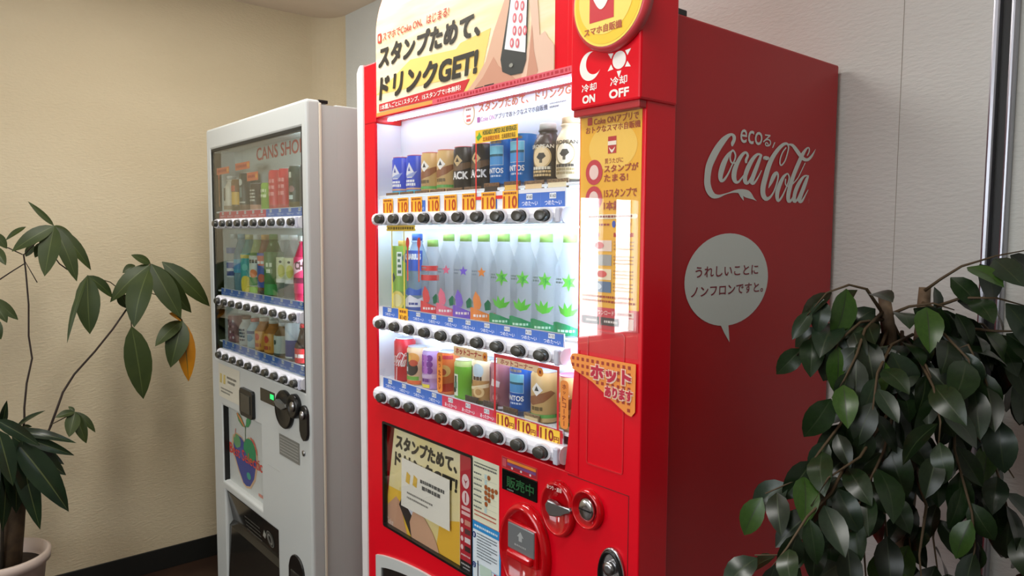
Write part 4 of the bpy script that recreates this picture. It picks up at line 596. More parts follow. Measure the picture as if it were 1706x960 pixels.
    p.poly([(-.486, .905), (-.479, .896), (-.479, .888), (-.4775, .896), (-.471, .905), (-.478, .900)], (170, 30, 50), 3); p.rect(-.4805, -.4765, .852, .874, (170, 30, 50), 3)
    for k, z in enumerate((.838, .826)): p.rect(-.494, -.462, z-.004, z+.004, (232, 190, 190), 2)
    for k in range(4): p.ell(-.492, .806-k*.020, .005, .006, (240, 214, 214), 2); p.rect(-.482, -.461, .800-k*.02, .812-k*.02, [(214, 150, 130), (90, 60, 60), (230, 220, 220), (60, 40, 40)][k], 2)
    p.dashes(-.495, -.462, .729, .004, (236, 200, 200), 2, 71); p.dashes(-.495, -.462, .708, .004, (190, 190, 190), 2, 72); p.dashes(-.488, -.462, .700, .003, (190, 190, 190), 2, 73)
    p.build('poster', M, lambda u, v, l=0: (.787+(u-.787)*1.0117, F+.011-l*LY, 1.45+(v-1.45)*1.0117))
    m = MB(); m.prism([(-.854, .686), (-.46, .686), (-.46, .955), (-.80, .955)], fdep, F+.0125, F+.014, ink((240, 236, 220))); m.build('poster_backing', M)
    m = MB(); m.box(-.838, -.456, F+.002, F+.004, .688, .96, GLASS); m.build('poster_glass', M)
    p = Print(); p.poly([(-.752, .765), (-.541, .765), (-.541, .886), (-.748, .890)], (240, 238, 226), 0)
    for a in (-.720, -.688): p.poly([(a-.010, .832), (a+.008, .829), (a+.012, .853), (a-.004, .859)], (226, 186, 70), 1)
    p.dashes(-.664, -.562, .851, .009, (96, 96, 92), 1, 83, .2); p.dashes(-.656, -.578, .836, .010, (96, 96, 92), 1, 84, .2)
    p.dashes(-.724, -.610, .806, .005, (140, 138, 130), 1, 81); p.dashes(-.724, -.630, .794, .005, (140, 138, 130), 1, 82)
    p.build('paper_notice', M, lambda u, v, l=0: (.787+(u-.787)*1.006, F+.0055-l*LY, 1.45+(v-1.45)*1.006))
    # ---- notices on the front
    p = Print(); p.rect(-.454, -.361, .823, .965, (226, 226, 200), 0); p.dashes(-.447, -.368, .953, .003, (90, 100, 90), 1, 91); p.dashes(-.447, -.368, .946, .004, (90, 90, 90), 1, 92)
    for k in range(7): p.dashes(-.448, -.420, .930-k*.0125, .004, (110, 116, 110), 1, 95+k); p.rect(-.410, -.402, .925-k*.0125, .935-k*.0125, (180, 206, 206), 1); p.rect(-.448, -.368, .9225-k*.0125, .923-k*.0125, (170, 180, 170), 1)
    for a, z in ((-.395, .930), (-.405, .907), (-.394, .905), (-.382, .905), (-.370, .906), (-.405, .895), (-.394, .893), (-.382, .893), (-.405, .883), (-.394, .881), (-.404, .870)): p.ell(a, z, .0052, .0055, (160, 84, 30), 2, 14)
    p.dashes(-.445, -.37, .846, .003, (190, 80, 60), 1, 110); p.dashes(-.445, -.37, .837, .003, (190, 80, 60), 1, 111); p.build('notice_card', M, front(F-.0008))
    p = Print(); p.rect(-.456, -.354, .640, .822, (222, 234, 242), 0); p.rect(-.456, -.354, .803, .822, (40, 140, 206), 1); p.rect(-.456, -.451, .64, .822, (40, 140, 206), 1); p.rect(-.359, -.354, .64, .822, (40, 140, 206), 1); p.dashes(-.445, -.365, .812, .005, (210, 230, 245), 2, 120)
    for z in (.790, .722): p.ell(-.446, z, .006, .007, (30, 60, 120), 2); p.rect(-.450, -.36, z-.064, z-.063, (40, 140, 206), 1)
    p.text('1', -.4475, -.4445, .786, .794, (240, 240, 250), 3); p.text('2', -.448, -.444, .718, .726, (240, 240, 250), 3)
    for k in range(9): p.dashes(-.436, -.366+(-.02 if k % 3 == 2 else 0), .796-k*.0065, .0025, (100, 110, 120), 2, 130+k)
    p.rect(-.434, -.431, .70, .735, (60, 60, 70), 2); p.rect(-.376, -.366, .695, .725, (190, 40, 50), 2); p.rect(-.425, -.385, .705, .73, (190, 214, 200), 2)
    for k in range(6): p.dashes(-.436, -.370, .69-k*.008, .003, (100, 110, 120), 2, 150+k)
    p.build('notice_card', M, front(F-.0009))
    # payment label and display
    p = Print(); p.rect(-.353, -.242, .965, .990, (222, 60, 60), 0); p.rect(-.351, -.244, .967, .988, (176, 20, 44), 1); p.rect(-.334, -.246, .981, .987, (236, 140, 40), 2); p.rect(-.334, -.246, .974, .980, (120, 70, 130), 2); p.rect(-.349, -.337, .969, .986, (200, 80, 90), 2)
    for k in range(3): p.ell(-.318+k*.028, .971, .003, .0025, (240, 220, 220), 3, 12)
    p.build('payment_label', M, front(F-.0008))
    m = MB(); m.box(-.350, -.242, F-.0025, F+.004, .920, .9635, mat('display_black', (14, 18, 16), .08), .001); dsp = m.build('display', M)
    p = Print(); p.text('販売中', -.334, -.250, .929, .953, mat('display_green', (24, 84, 42), .4, emit=.1), 1, .02); p.dashes(-.332, -.312, .9245, .003, (120, 130, 126), 1, 160); p.build('display_text', dsp, front(F-.0026))
    # coin knob housing: two rings and a lever
    REDG = mat('red_gloss_plastic', (200, 8, 22), .12, coat=.5)
    m = MB()
    for (cx, cz, rx, rz) in ((-.178, .929, .044, .054), (-.101, .951, .036, .037)):
        m.lathe([(1, 0), (1, .010), (.92, .016), (.84, .015), (.80, .006), (.1, .005)], (cx, F+.002, cz), 40, REDG, axis='-y', sx=rx, sy=rz)
    m.build('coin_housing', M)
    m = MB(); m.lathe([(.019, 0), (.019, .006), (.014, .009), (.002, .008)], (-.101, F-.004, .951), 28, CHROME, axis='-y', sy=1.15); m.box(-.116, -.086, F-.0135, F-.010, .9495, .9525, BLACK); m.build('coin_slot', M)
    m = MB(); m.prism([(-.203, .933), (-.196, .944), (-.182, .944), (-.165, .939), (-.136, .945), (-.133, .940), (-.136, .934), (-.160, .927), (-.176, .916), (-.190, .914), (-.200, .922)], fdep, F-.018, F-.008, STEEL, .003); m.build('return_lever', M)
    p = Print(); p.text('おつり・返却', -.198, -.158, .9665, .975, (250, 220, 214), 1, .02); p.build('lever_print', M, front(F-.0162))
    # bill acceptor
    m = MB(); m.lathe([(1, 0), (1, .012), (.93, .022), (.86, .020), (.82, .010), (.1, .010)], (-.271, F+.002, .815), 48, REDG, axis='-y', sx=.071, sy=.097); ba = m.build('bill_acceptor', M)
    m = MB(); m.box(-.316, -.228, F-.016, F-.006, .790, .870, REDG, .003); m.box(-.312, -.232, F-.018, F-.012, .812, .866, mat('bill_window', (112, 116, 118), .12), .002); m.box(-.308, -.236, F-.026, F-.012, .796, .812, REDG, .004); m.build('bill_slot', ba)
    p = Print(); p.poly([(-.277, .836), (-.267, .836), (-.267, .845), (-.262, .845), (-.272, .856), (-.282, .845), (-.277, .845)], (168, 172, 172), 1); p.dashes(-.29, -.255, .826, .004, (160, 164, 164), 1, 170); p.build('bill_print', ba, front(F-.0182))
    # coin return cup
    m = MB(); m.lathe([(1, 0), (1, .008), (.9, .012), (.82, .006), (.78, -.02), (.1, -.022)], (-.043, F+.0, .845), 36, BLACK, axis='-y', sx=.029, sy=.05); rc = m.build('coin_return', M)
    m = MB(); m.lathe([(1.06, 0), (1.06, .005), (1.0, .007), (.98, .004)], (-.043, F+.0, .845), 36, CHROME, axis='-y', sx=.029, sy=.05); m.build('return_rim', rc)
    m = MB(); m.lathe([(.012, 0), (.012, .014), (.006, .016)], (-.043, F-.0, .862), 20, STEEL, axis='-y'); m.build('lock', rc)
    # dispensing door at the bottom
    ar = [(-.873, .30), (-.30, .30)]+[(-.30+(-.573)*t, .30+.295+.034*math.sin(PI*t)**.8+.005*(1-t)) for t in [k/20 for k in range(21)]]
    ai = [(-.845, .32), (-.33, .32)]+[(-.33+(-.515)*t, .30+.270+.034*math.sin(PI*t)**.8) for t in [k/20 for k in range(21)]]
    m = MB(); m.ringprism(ar, ai, fdep, F-.006, F+.004, WHITEP); df = m.build('dispenser_frame', M)
    m = MB(); m.prism(ai, fdep, F-.002, F+.004, mat('flap_plastic', (40, 36, 34), .15)); m.build('dispenser_flap', df)
    # ---- side print
    p = Print(); GR = mat('silver_ink', (214, 220, 216), .45)
    for st in LOGO: p.strip([((a/1000, b/1000), (c/1000, d/1000)) for a, b, c, d in st], GR, 1)
    p.text('eco', .214, .292, 1.627, 1.653, GR, 1, .012, .1); p.text('る', .295, .325, 1.627, 1.651, GR, 1, .012, .1); p.strip([((.330, 1.626), (.334, 1.626)), ((.338, 1.638), (.342, 1.638))], GR, 1)
    p.text('®', .482, .490, 1.520, 1.530, (190, 90, 90), 1)
    p.build('brand_print', M, side(.0005))
    p = Print(); n = 48; cy, cz = .190, 1.365; ry, rz = .140, .0885
    p.ell(cy, cz, ry, rz, GR, 1, 56); p.poly([(.165, 1.281), (.192, 1.281), (.198, 1.243), (.180, 1.262)], GR, 1)
    p.text('うれしいことに', .082, .292, 1.372, 1.392, (130, 16, 40), 2, .015); p.text('ノンフロンですと。', .070, .312, 1.336, 1.356, (130, 16, 40), 2, .015)
    p.build('speech_bubble_print', M, side(.0005))
    m = MB(); m.box(-.002, .0035, .0, .008, .06, 1.828, mat('seam_highlight', (206, 60, 70), .2), .0015); m.build('door_seam', M)  # paler red strip: the highlight along the door seam, put into the colour
    return M
RM = red_machine()

# ================================================================== white vending machine
WF = -.128
def white_machine():
    M = thing('vending_machine', 'white vending machine with unlit showcase standing left of the red one', 'vending machine', (-1.6, .2, 0))
    m = MB(); m.box(-2.027, -1.176, -.0335, .55, .05, 1.822, WHITEP, .004); m.holed(-2.027, -1.176, .054, 1.818, -.078, -.030, [(-1.991, -1.199, .980, 1.757)], WHITEP)
    for x in (-1.97, -1.23):
        for y in (-.03, .5): m.lathe([(.02, 0), (.02, .05)], (x, y, 0), 12, BLACK)
    m.build('cabinet', M)
    m = MB(); m.box(-1.22, -1.178, -.085, -.055, 1.822, 1.832, BLACK, .002); m.build('hinge', M)
    m = MB(); m.holed(-2.034, -1.170, .05, 1.83, WF, -.082, [(-1.985, -1.205, .983, 1.752), (-1.930, -1.555, .524, .81), (-1.918, -1.428, .10, .490)], WHITEP); m.build('door', M, bevel=.009)
    m = MB(); m.box(-1.1755, -1.169, -.088, -.080, .05, 1.822, mat('gasket_cream', (236, 226, 206), .4), .002); m.build('door_seam', M)
    m = MB(); m.ringprism([(-1.988, .980), (-1.202, .980), (-1.202, 1.755), (-1.988, 1.755)], [(-1.980, .988), (-1.209, .988), (-1.209, 1.746), (-1.980, 1.746)], fdep, WF+.002, WF+.012, mat('gasket_black', (30, 32, 30), .5)); m.build('window_gasket', M)
    IN = mat('white_case_liner', (222, 226, 224), .5)
    m = MB(); m.box(-1.99, -1.20, -.040, -.034, .983, 1.752, IN); m.box(-1.990, -1.985, WF+.012, -.036, .983, 1.752, IN); m.box(-1.205, -1.2, WF+.012, -.036, .983, 1.752, IN); m.box(-1.99, -1.2, WF+.012, -.036, 1.752, 1.756, IN); m.build('showcase_liner', M)
    p = Print(); p.text('CANS SHOP', -1.768, -1.374, 1.703, 1.748, (214, 92, 84), 1, .02); p.rect(-1.909, -1.907, 1.53, 1.752, (170, 176, 176), 1); p.build('showcase_print', M, front(-.0405))
    XS = [-1.897+.0732*i for i in range(10)]
    rows = [(1.482, .0175, 1.525, 1.501, 1.527), (1.203, .0175, 1.246, 1.224, 1.238), (1.006, .0175, 1.054, 1.026, 1.049)]
    for ri, (zc, hh, tz1, tz0, zb) in enumerate(rows):
        bar = button_bar(M, 'button_bar', -1.945, -1.208, zc, hh, WF+.004, XS)
        m = MB(); m.box(-1.935, -1.21, WF+.010, WF+.012, zc+hh-.004, tz1+.002, BARW); m.build('tag_holder', bar)
        shelf_board(M, -1.982, -1.207, WF+.014, -.042, zb)
        for i, x in enumerate(XS): price_tag(bar, x-.0366, x+.0365 if i < 9 else x+.03, tz0, tz1, WF+.009, ('red' if ri == 0 and i < 6 else 'blue', '¥100'))
    m = MB(); m.box(-1.982, -1.208, WF+.004, WF+.007, .986, 1.75, glass('case_glass_tint', (244, 248, 246), 1.6)); m.build('glass_pane', M)
    for x0, x1, z0, z1 in ((-1.953, -1.824, 1.660, 1.684), (-1.762, -1.628, 1.664, 1.688), (-1.655, -1.556, 1.622, 1.650)):
        p = Print(); p.rect(x0, x1, z0, z1, (226, 110, 70), 1); p.dashes(x0+.01, x1-.03, (z0+z1)/2, .010, (176, 40, 30), 2, int(-x0*1000), .3); p.ell(x1-.014, (z0+z1)/2, .008, .008, (244, 170, 60), 2); p.build('hot_sign', M, front(WF+.010))
    p = Print(); p.rect(-1.965, -1.958, 1.545, 1.665, (226, 150, 100), 1); p.rect(-1.968, -1.954, 1.645, 1.672, (216, 80, 60), 2); p.build('side_sign', M, front(WF+.02))
    for z0, z1 in ((1.535, 1.745), (1.245, 1.46), (1.055, 1.18)):
        m = MB(); m.box(-1.2095, -1.2065, WF+.03, -.05, z0, z1, CASE_FILL); m.build('led_or_fill_strip', M)  # glowing strips added behind the right frame to brighten the unlit case
    # lower front
    p = Print(); p.rect(-1.957, -1.738, .842, .966, (216, 212, 196), 0)
    for a in (-1.935, -1.897): p.poly([(a-.010, .895), (a+.012, .895), (a+.014, .930), (a-.006, .930)], (206, 186, 110), 1)
    p.dashes(-1.868, -1.772, .924, .009, (120, 118, 108), 1, 181, .25); p.dashes(-1.86, -1.785, .908, .010, (120, 118, 108), 1, 182, .25); p.dashes(-1.935, -1.81, .876, .006, (140, 140, 130), 1, 183); p.dashes(-1.935, -1.84, .864, .006, (140, 140, 130), 1, 184); p.build('notice_card', M, front(WF-.0006))
    m = MB(); m.prism(rrpts(-1.716, -1.598, .820, .916, .012), fdep, WF-.012, WF+.004, BLACK, .003); m.box(-1.700, -1.614, WF-.0145, WF-.01, .835, .900, mat('smoked_plastic', (52, 52, 48), .1), .002); m.build('bill_acceptor', M)
    m = MB(); m.box(-1.548, -1.430, WF-.002, WF+.004, .898, .941, mat('display_brown', (36, 34, 26), .1), .001); ds = m.build('display', M)
    p = Print(); p.rect(-1.463, -1.434, .918, .934, mat('display_lit', (40, 230, 110), .4, emit=1.1), 1); p.build('display_text', ds, front(WF-.0022))
    m = MB(); m.lathe([(1, 0), (1, .010), (.93, .014), (.80, .010), (.2, .010)], (-1.345, WF+.002, .906), 40, BLACK, axis='-y', sx=.064, sy=.060); m.lathe([(1, 0), (1, .014), (.9, .020), (.7, .018), (.3, .010)], (-1.266, WF+.002, .931), 36, BLACK, axis='-y', sx=.038, sy=.037)
    m.prism([(-1.395, .925), (-1.375, .935), (-1.335, .925), (-1.305, .932), (-1.300, .922), (-1.335, .908), (-1.375, .912)], fdep, WF-.020, WF-.008, mat('grey_lever', (90, 92, 90), .2), .002); m.lathe([(.016, 0), (.014, .005), (.002, .006)], (-1.266, WF-.012, .931), 24, STEEL, axis='-y'); m.build('coin_housing', M)
    m = MB(); m.prism(rrpts(-1.231, -1.178, .838, .944, .026), fdep, WF-.008, WF+.004, BLACK, .003); m.lathe([(.013, 0), (.013, .006), (.003, .008)], (-1.204, WF-.008, .916), 20, STEEL, axis='-y'); m.build('lock_plate', M)
    p = Print(); p.rect(-1.400, -1.248, .752, .819, (122, 122, 116), 0)
    for k in range(6): p.dashes(-1.392, -1.258, .810-k*.0095, .004, (170, 170, 164), 1, 190+k)
    p.build('rating_plate', M, front(WF-.0008))
    m = MB(); m.lathe([(.009, 0), (.009, .004), (.003, .005)], (-1.218, WF+.001, .797), 18, STEEL, axis='-y'); m.build('key_lock', M)
    # poster in its recess
    m = MB(); m.box(-1.93, -1.555, WF+.022, WF+.028, .524, .81, ink((196, 200, 196))); m.box(-1.932, -1.9255, WF+.004, WF+.026, .524, .81, BLACK); m.build('poster_backing', M)
    p = Print(); CX = -1.765
    AP = [(CX, .700), (CX+.03, .722), (CX+.075, .725), (CX+.105, .695), (CX+.108, .65), (CX+.085, .59), (CX+.045, .553), (CX+.01, .545), (CX-.02, .55), (CX-.06, .585), (CX-.10, .63), (CX-.115, .67), (CX-.105, .70), (CX-.07, .715), (CX-.03, .712)]
    p.poly([(CX+(u-CX)*1.14, .64+(v-.64)*1.08) for u, v in AP], (200, 168, 130), 1); p.poly([(u, v) for u, v in AP], (60, 70, 140), 2)
    p.ell(CX+.048, .683, .058, .042, (40, 140, 90), 3); p.ell(CX-.075, .690, .036, .026, (96, 150, 100), 3); p.ell(CX+.035, .588, .02, .013, (60, 150, 130), 3); p.ell(CX-.03, .655, .05, .02, (74, 84, 150), 3)
    p.strip([((CX+.004, .705), (CX+.010, .705)), ((CX+.006, .74), (CX+.011, .74)), ((CX+.01, .765), (CX+.015, .764))], (110, 130, 100), 3)
    p.poly([(CX+.015, .762), (CX+.04, .766), (CX+.062, .785), (CX+.068, .812), (CX+.04, .806), (CX+.022, .788)], (60, 150, 90), 3); p.poly([(CX+.008, .758), (CX-.02, .757), (CX-.055, .77), (CX-.075, .795), (CX-.05, .798), (CX-.02, .785)], (90, 140, 80), 3); p.strip([((CX+.0, .758), (CX+.004, .764)), ((CX-.035, .775), (CX-.03, .785)), ((CX-.07, .793), (CX-.066, .799))], (226, 130, 80), 4)
    p.strip([((CX-.09, .735), (CX-.085, .735)), ((CX-.10, .70), (CX-.095, .70))], (220, 120, 110), 3); p.strip([((CX+.06, .735), (CX+.06, .728)), ((CX+.10, .72), (CX+.095, .713)), ((CX+.122, .685), (CX+.116, .682))], (220, 90, 80), 3)
    p.text('Best Selection', -1.918, -1.562, .632, .672, (214, 70, 56), 5, .012); p.dashes(-1.64, -1.565, .546, .012, (216, 140, 120), 3, 200, .3); p.build('poster', M, front(WF+.0215))
    # dispensing tray
    m = MB(); m.box(-1.918, -1.428, WF+.030, WF+.034, .10, .49, mat('tray_black', (22, 21, 19), .3)); m.build('tray_back', M)
    m = MB(); m.prism([(WF+.006, .486), (WF+.026, .37), (WF+.012, .355), (WF+.004, .14), (WF+.012, .14), (WF+.020, .350), (WF+.033, .37), (WF+.012, .488)], lambda u, v, d: (d, u, v), -1.916, -1.43, mat('smoked_flap', (38, 36, 32), .12)); tf = m.build('tray_flap', M)
    p = Print(); p.ell(-1.531, .425, .030, .030, (130, 130, 122), 1, 32); p.ell(-1.531, .425, .026, .026, (44, 42, 38), 2, 32); p.ell(-1.531, .425, .020, .020, (150, 150, 142), 3, 28); p.ell(-1.531, .425, .012, .014, (44, 42, 38), 4, 20); p.poly([(-1.60, .415), (-1.575, .445), (-1.565, .43), (-1.58, .41)], (170, 170, 160), 1)
    for k in range(4): p.dashes(-1.76, -1.62, .435-k*.016, .006, (92, 90, 84), 1, 210+k)
    p.build('flap_print', tf, lambda u, v, l=0: (u, WF+.006+.02*(.486-v)/.116-.0012-l*LY, v))
    m = MB(); m.prism(rrpts(-1.333, -1.226, .32, .462, .05), fdep, WF-.006, WF+.004, BLACK, .003); m.box(-1.315, -1.245, WF-.009, WF-.004, .34, .41, mat('smoked_plastic', (52, 52, 48), .1), .003); m.build('coin_return', M)
    m = MB(); m.box(-1.50, -1.40, WF-.0005, WF+.001, .6935, .695, ink((180, 182, 178))); m.build('panel_seam', M)
    return M
WM = white_machine()

# ================================================================== drinks in the showcases
LIDM = mat('can_lid', (196, 196, 200), .3, .8)
def can(name, label, cat, x, y, z, r, h, bands, prt=None, group=None, neck=.9, lid=LIDM, top=None):
    """bands: list of (fraction of height up to which the colour runs, colour)"""
    t = thing(name, label, cat, (x, y, z), group)
    fr = [(.0, r*.93), (.025, r)]; mats = []
    pts = [(0, r*.9), (.03, r)]
    for b, c in bands[:-1]: pts.append((b, r))
    pts += [(.935, r), (.985, r*neck), (1, r*neck)]
    m = MB(); prof = [(rr, z+f*h) for f, rr in pts]
    for i in range(len(pts)-1):
        mid = (pts[i][0]+pts[i+1][0])/2; c = next(cc for b, cc in bands if mid <= b or b >= 1)
        mats.append(ink(c, .3))
    m.lathe([(a, b-z) for a, b in prof], (x, y, z), 28, mats=mats); m.build('body', t)
    m = MB(); m.lathe([(r*neck*.98, h-.0005), (r*neck*1.03, h+.0015), (r*neck*.9, h+.002), (r*neck*.86, h+.0005)], (x, y, z), 28, m=(ink(top, .35) if top else lid)); m.build('lid', t)
    if prt:
        p = Print(); prt(p, r, h); p.build('label_print', t, wrap(x, y, z, r+.0003, .2), cut=.006)
    return t
def bottle(name, label, x, y, z, r, h, bodym, capc, lab=None, prt=None, group=None, capr=.0135, shoulder=.62, caph=.017, neckm=None):
    """PET bottle or bottle can: body, cap and printed sleeve lab=(z0,z1,colour)"""
    t = thing(name, label, 'bottle', (x, y, z), group)
    hb = h-caph; n = capr*.92
    prof = [(r*.82, 0), (r, .006), (r, h*.30), (r*.975, h*.32), (r, h*.34), (r, h*shoulder), (r*.93, h*(shoulder+.06)), (r*.70, h*(shoulder+.16)), (n*1.05, hb-.006), (n*1.2, hb-.004), (n*1.2, hb-.001), (n, hb)]
    m = MB(); m.lathe(prof, (x, y, z), 26, m=bodym); m.build('body', t)
    m = MB(); m.lathe([(capr, hb), (capr, h-.002), (capr*.92, h)], (x, y, z), 20, m=ink(capc, .4)); m.build('cap', t)
    if lab:
        m = MB(); m.lathe([(r+.0004, lab[0]), (r+.0008, lab[0]+.001), (r+.0008, lab[1]-.001), (r+.0004, lab[1])], (x, y, z), 26, m=lab[2] if isinstance(lab[2], bpy.types.Material) else ink(lab[2], .35)); m.build('label_sleeve', t)
    if prt:
        p = Print(); prt(p, r, h); p.build('label_print', t, wrap(x, y, z, r+.0012, .35 if capr > .0137 else .6), cut=.006)
    return t
CLEAR = clearplastic('clear_pet', (255, 255, 255), (248, 252, 255), .14)
GREENPET = clearplastic('green_tea_pet', (150, 190, 90), (70, 120, 40), .55)
PY = -.040
PX = [-.800+.0663*i for i in range(10)]
def mountain(p, cx, cz, s, white, dark):
    p.poly([(cx-.013*s, cz), (cx, cz+.014*s), (cx+.013*s, cz), (cx, cz-.012*s)], white, 1); p.poly([(cx-.005*s, cz-.002*s), (cx, cz+.008*s), (cx+.005*s, cz-.002*s)], dark, 2)
def pr_blue(p, r, h):
    p.poly([(-.016, h*.52), (0, h*.82), (.016, h*.52), (.008, h*.42), (-.008, h*.42)], (230, 234, 244), 1); p.poly([(-.004, h*.6), (0, h*.72), (.004, h*.6)], (60, 80, 170), 2); p.poly([(-.02, h*.45), (.022, h*.6), (.012, h*.45)], (150, 170, 226), 2)
    p.dashes(-.015, .015, h*.34, .006, (236, 240, 250), 1, 11, .15); p.dashes(-.017, .017, h*.25, .007, (236, 240, 250), 1, 12, .15); p.rect(-.045, .045, h*.12, h*.165, (214, 170, 130), 1)
def pr_tan(p, r, h):
    p.poly([(-.04, h*.42), (-.02, h*.5), (.03, h*.66), (.04, h*.6), (.015, h*.42), (-.01, h*.34)], (150, 96, 60), 1); mountain(p, .0, h*.66, 1.05, (248, 246, 240), (50, 60, 60)); p.dashes(-.013, .013, h*.28, .008, (110, 90, 50), 2, 13, .2); p.rect(-.05, .05, h*.10, h*.17, (96, 170, 84), 1)
def pr_black(p, r, h):
    p.poly([(-.035, h*.45), (-.01, h*.58), (.03, h*.66), (.036, h*.55), (.01, h*.46)], (110, 84, 60), 1); mountain(p, 0, h*.68, 1., (206, 180, 130), (60, 50, 40)); p.text('BLACK', -.034, .026, h*.26, h*.44, (244, 244, 244), 2, .04)
def pr_santos(p, r, h):
    p.rect(-.018, .020, h*.42, h*.86, (206, 226, 240), 1); p.rect(-.017, .019, h*.43, h*.85, (70, 150, 214), 2); p.rect(-.017, .019, h*.62, h*.67, (30, 90, 110), 3); p.rect(-.017, .019, h*.67, h*.85, (120, 200, 226), 3); p.text('SANTOS', -.030, .020, h*.24, h*.36, (244, 248, 252), 2, .03); p.dashes(-.012, .016, h*.18, .004, (190, 210, 240), 2, 14); p.dashes(-.014, .016, h*.93, .006, (150, 140, 130), 2, 15, .2)
def pr_euro(dark):
    ring, inn, tx = ((206, 180, 130), (236, 214, 170), (226, 222, 206)) if dark else ((150, 130, 90), (244, 232, 206), (70, 60, 50))
    def f(p, r, h):
        p.ell(0, h*.40, .021, .022, ring, 1); p.ell(0, h*.40, .018, .019, inn, 2); p.poly([(-.010, h*.40), (-.004, h*.47), (.006, h*.47), (.010, h*.41), (.003, h*.36), (-.005, h*.36)], (60, 54, 44), 3); p.rect(-.003, .003, h*.30, h*.36, (90, 80, 60), 3)
        p.text('EUROPEAN', -.034, .026, h*.55, h*.615, tx, 2, .03); p.dashes(-.02, .02, h*.21, .006, tx, 2, 16, .2); p.dashes(-.02, .02, h*.15, .005, ring, 2, 17, .2); p.dashes(-.02, .02, h*.09, .005, ring, 2, 18, .2)
    return f
G1 = 'drinks on the top shelf of the red machine'; ZR = [1.546, 1.254, 1.074]
B_, T_, K_, S_ = (48, 80, 204), (212, 178, 120), (52, 50, 48), (36, 122, 202)
def blue_bands(): return [(.1, (80, 200, 226)), (1, B_)]
ZB = 1.554
can('coffee_can', 'blue coffee can with white mountain, leftmost on the red machine\'s top shelf', 'can', PX[0], PY, ZR[0], .026, .093, blue_bands(), pr_blue, G1, top=(226, 110, 120))
can('coffee_can', 'blue coffee can with white mountain, second from left on the red machine\'s top shelf', 'can', PX[1], PY, ZR[0], .026, .093, blue_bands(), pr_blue, G1, top=(226, 110, 120))
can('coffee_can', 'tan coffee can with green stripe right next to the blue cans', 'can', PX[2], PY, ZR[0], .0265, .094, [(1, T_)], pr_tan, G1, top=(226, 110, 110))
can('coffee_can', 'tan coffee can with green stripe right next to the black cans', 'can', PX[3], PY, ZR[0], .0265, .095, [(1, T_)], pr_tan, G1, top=(226, 110, 110))
can('coffee_can', 'black coffee can beside the tan can, left of the red sticker frame', 'can', PX[4], PY, ZR[0], .0265, .096, [(1, K_)], pr_black, G1, top=(216, 110, 120))
can('coffee_can', 'black coffee can behind the left bar of the red sticker frame', 'can', PX[5], PY, ZR[0], .0265, .097, [(1, K_)], pr_black, G1, top=(216, 110, 120))
can('coffee_can', 'left one of two taller blue cans under the yellow top-shelf sign', 'can', PX[6], PY, ZB, .0275, .092, [(1, S_)], pr_santos, G1, neck=.96, top=(90, 170, 220))
can('coffee_can', 'right one of two taller blue cans under the yellow top-shelf sign', 'can', PX[7], PY, ZB, .0275, .096, [(1, S_)], pr_santos, G1, neck=.96, top=(90, 170, 220))
bottle('bottle_can', 'dark brown aluminium bottle with round gold emblem on the top shelf', PX[8]+.006, PY, ZB, .0285, .112, ink((70, 62, 56), .3), (206, 206, 200), None, pr_euro(True), G1, .017, .62, .012)
bottle('bottle_can', 'cream aluminium bottle with round emblem at the top shelf\'s right end', PX[9]+.004, PY, ZB, .0285, .116, ink((232, 214, 180), .3), (216, 190, 150), None, pr_euro(False), G1, .018, .62, .012)
def display_card(i, row, w, h, c, lab, z, x=None):
    p = MB(); x = PX[i] if x is None else x
    m = MB(); m.box(x-w/2, x+w/2, F+.0085, F+.0115, z, z+h, noise_mat('card_%d_%d_%d' % c, c, (int(c[0]*.5), int(c[1]*.5), int(c[2]*.5)), 260, .5), .0008)
    if lab: m.box(x-w*.42, x+w*.42, F+.0075, F+.0085, z+h*.12, z+h*.62, ink(lab))
    m.build('display_card', RM)
for i in range(6): display_card(i, 0, .058, .010, (150, 112, 80), None, ZR[0]-.004)
for i in (6, 7): display_card(i, 0, .050, .020, (140, 96, 60), (60, 48, 40) if i == 6 else (236, 190, 90), 1.5365)
display_card(8, 0, .056, .018, (150, 116, 84), (236, 206, 160), 1.5365); display_card(9, 0, .058, .018, (160, 130, 96), (240, 226, 190), 1.5365)

# ---- middle shelf of the red machine
G2 = 'bottles on the middle shelf of the red machine'
def pr_lemon(p, r, h):
    p.rect(-.026, .026, .05, .165, (150, 200, 80), 1); p.rect(-.006, .008, .09, .15, (240, 246, 236), 2)
    for k in range(4): p.dashes(-.003, .006, .142-k*.014, .008, (60, 110, 80), 3, 20+k, 2)
    p.ell(-.006, .028, .020, .024, (244, 228, 120), 3); p.ell(-.006, .028, .013, .016, (250, 240, 170), 4); p.poly([(-.028, .085), (-.018, .098), (-.010, .085), (-.018, .072)], (50, 80, 90), 3); p.ell(.018, .135, .009, .012, (40, 90, 130), 3)
bottle('drink_bottle', 'lime green bottle with lemon at the middle shelf\'s left end', PX[0]+.002, PY, ZR[1], .028, .178, clearplastic('lime_pet', (230, 244, 190), (200, 226, 130), .45), (226, 190, 90), None, pr_lemon, G2)
def pr_aqua(p, r, h):
    p.rect(-.024, .024, .105, .155, (52, 104, 214), 1); p.text('AQUARIUS', -.034, .020, .130, .147, (240, 246, 252), 2, .05); p.poly([(-.03, .045), (.03, .045), (.03, .066), (.01, .058), (-.01, .064), (-.03, .056)], (60, 110, 210), 1); p.poly([(-.03, .016), (.03, .016), (.03, .042), (.012, .036), (-.008, .046), (-.03, .034)], (236, 240, 250), 2); p.rect(-.03, .03, .008, .016, (60, 90, 170), 1); p.dashes(-.012, .012, .024, .006, (60, 80, 160), 3, 25, .2)
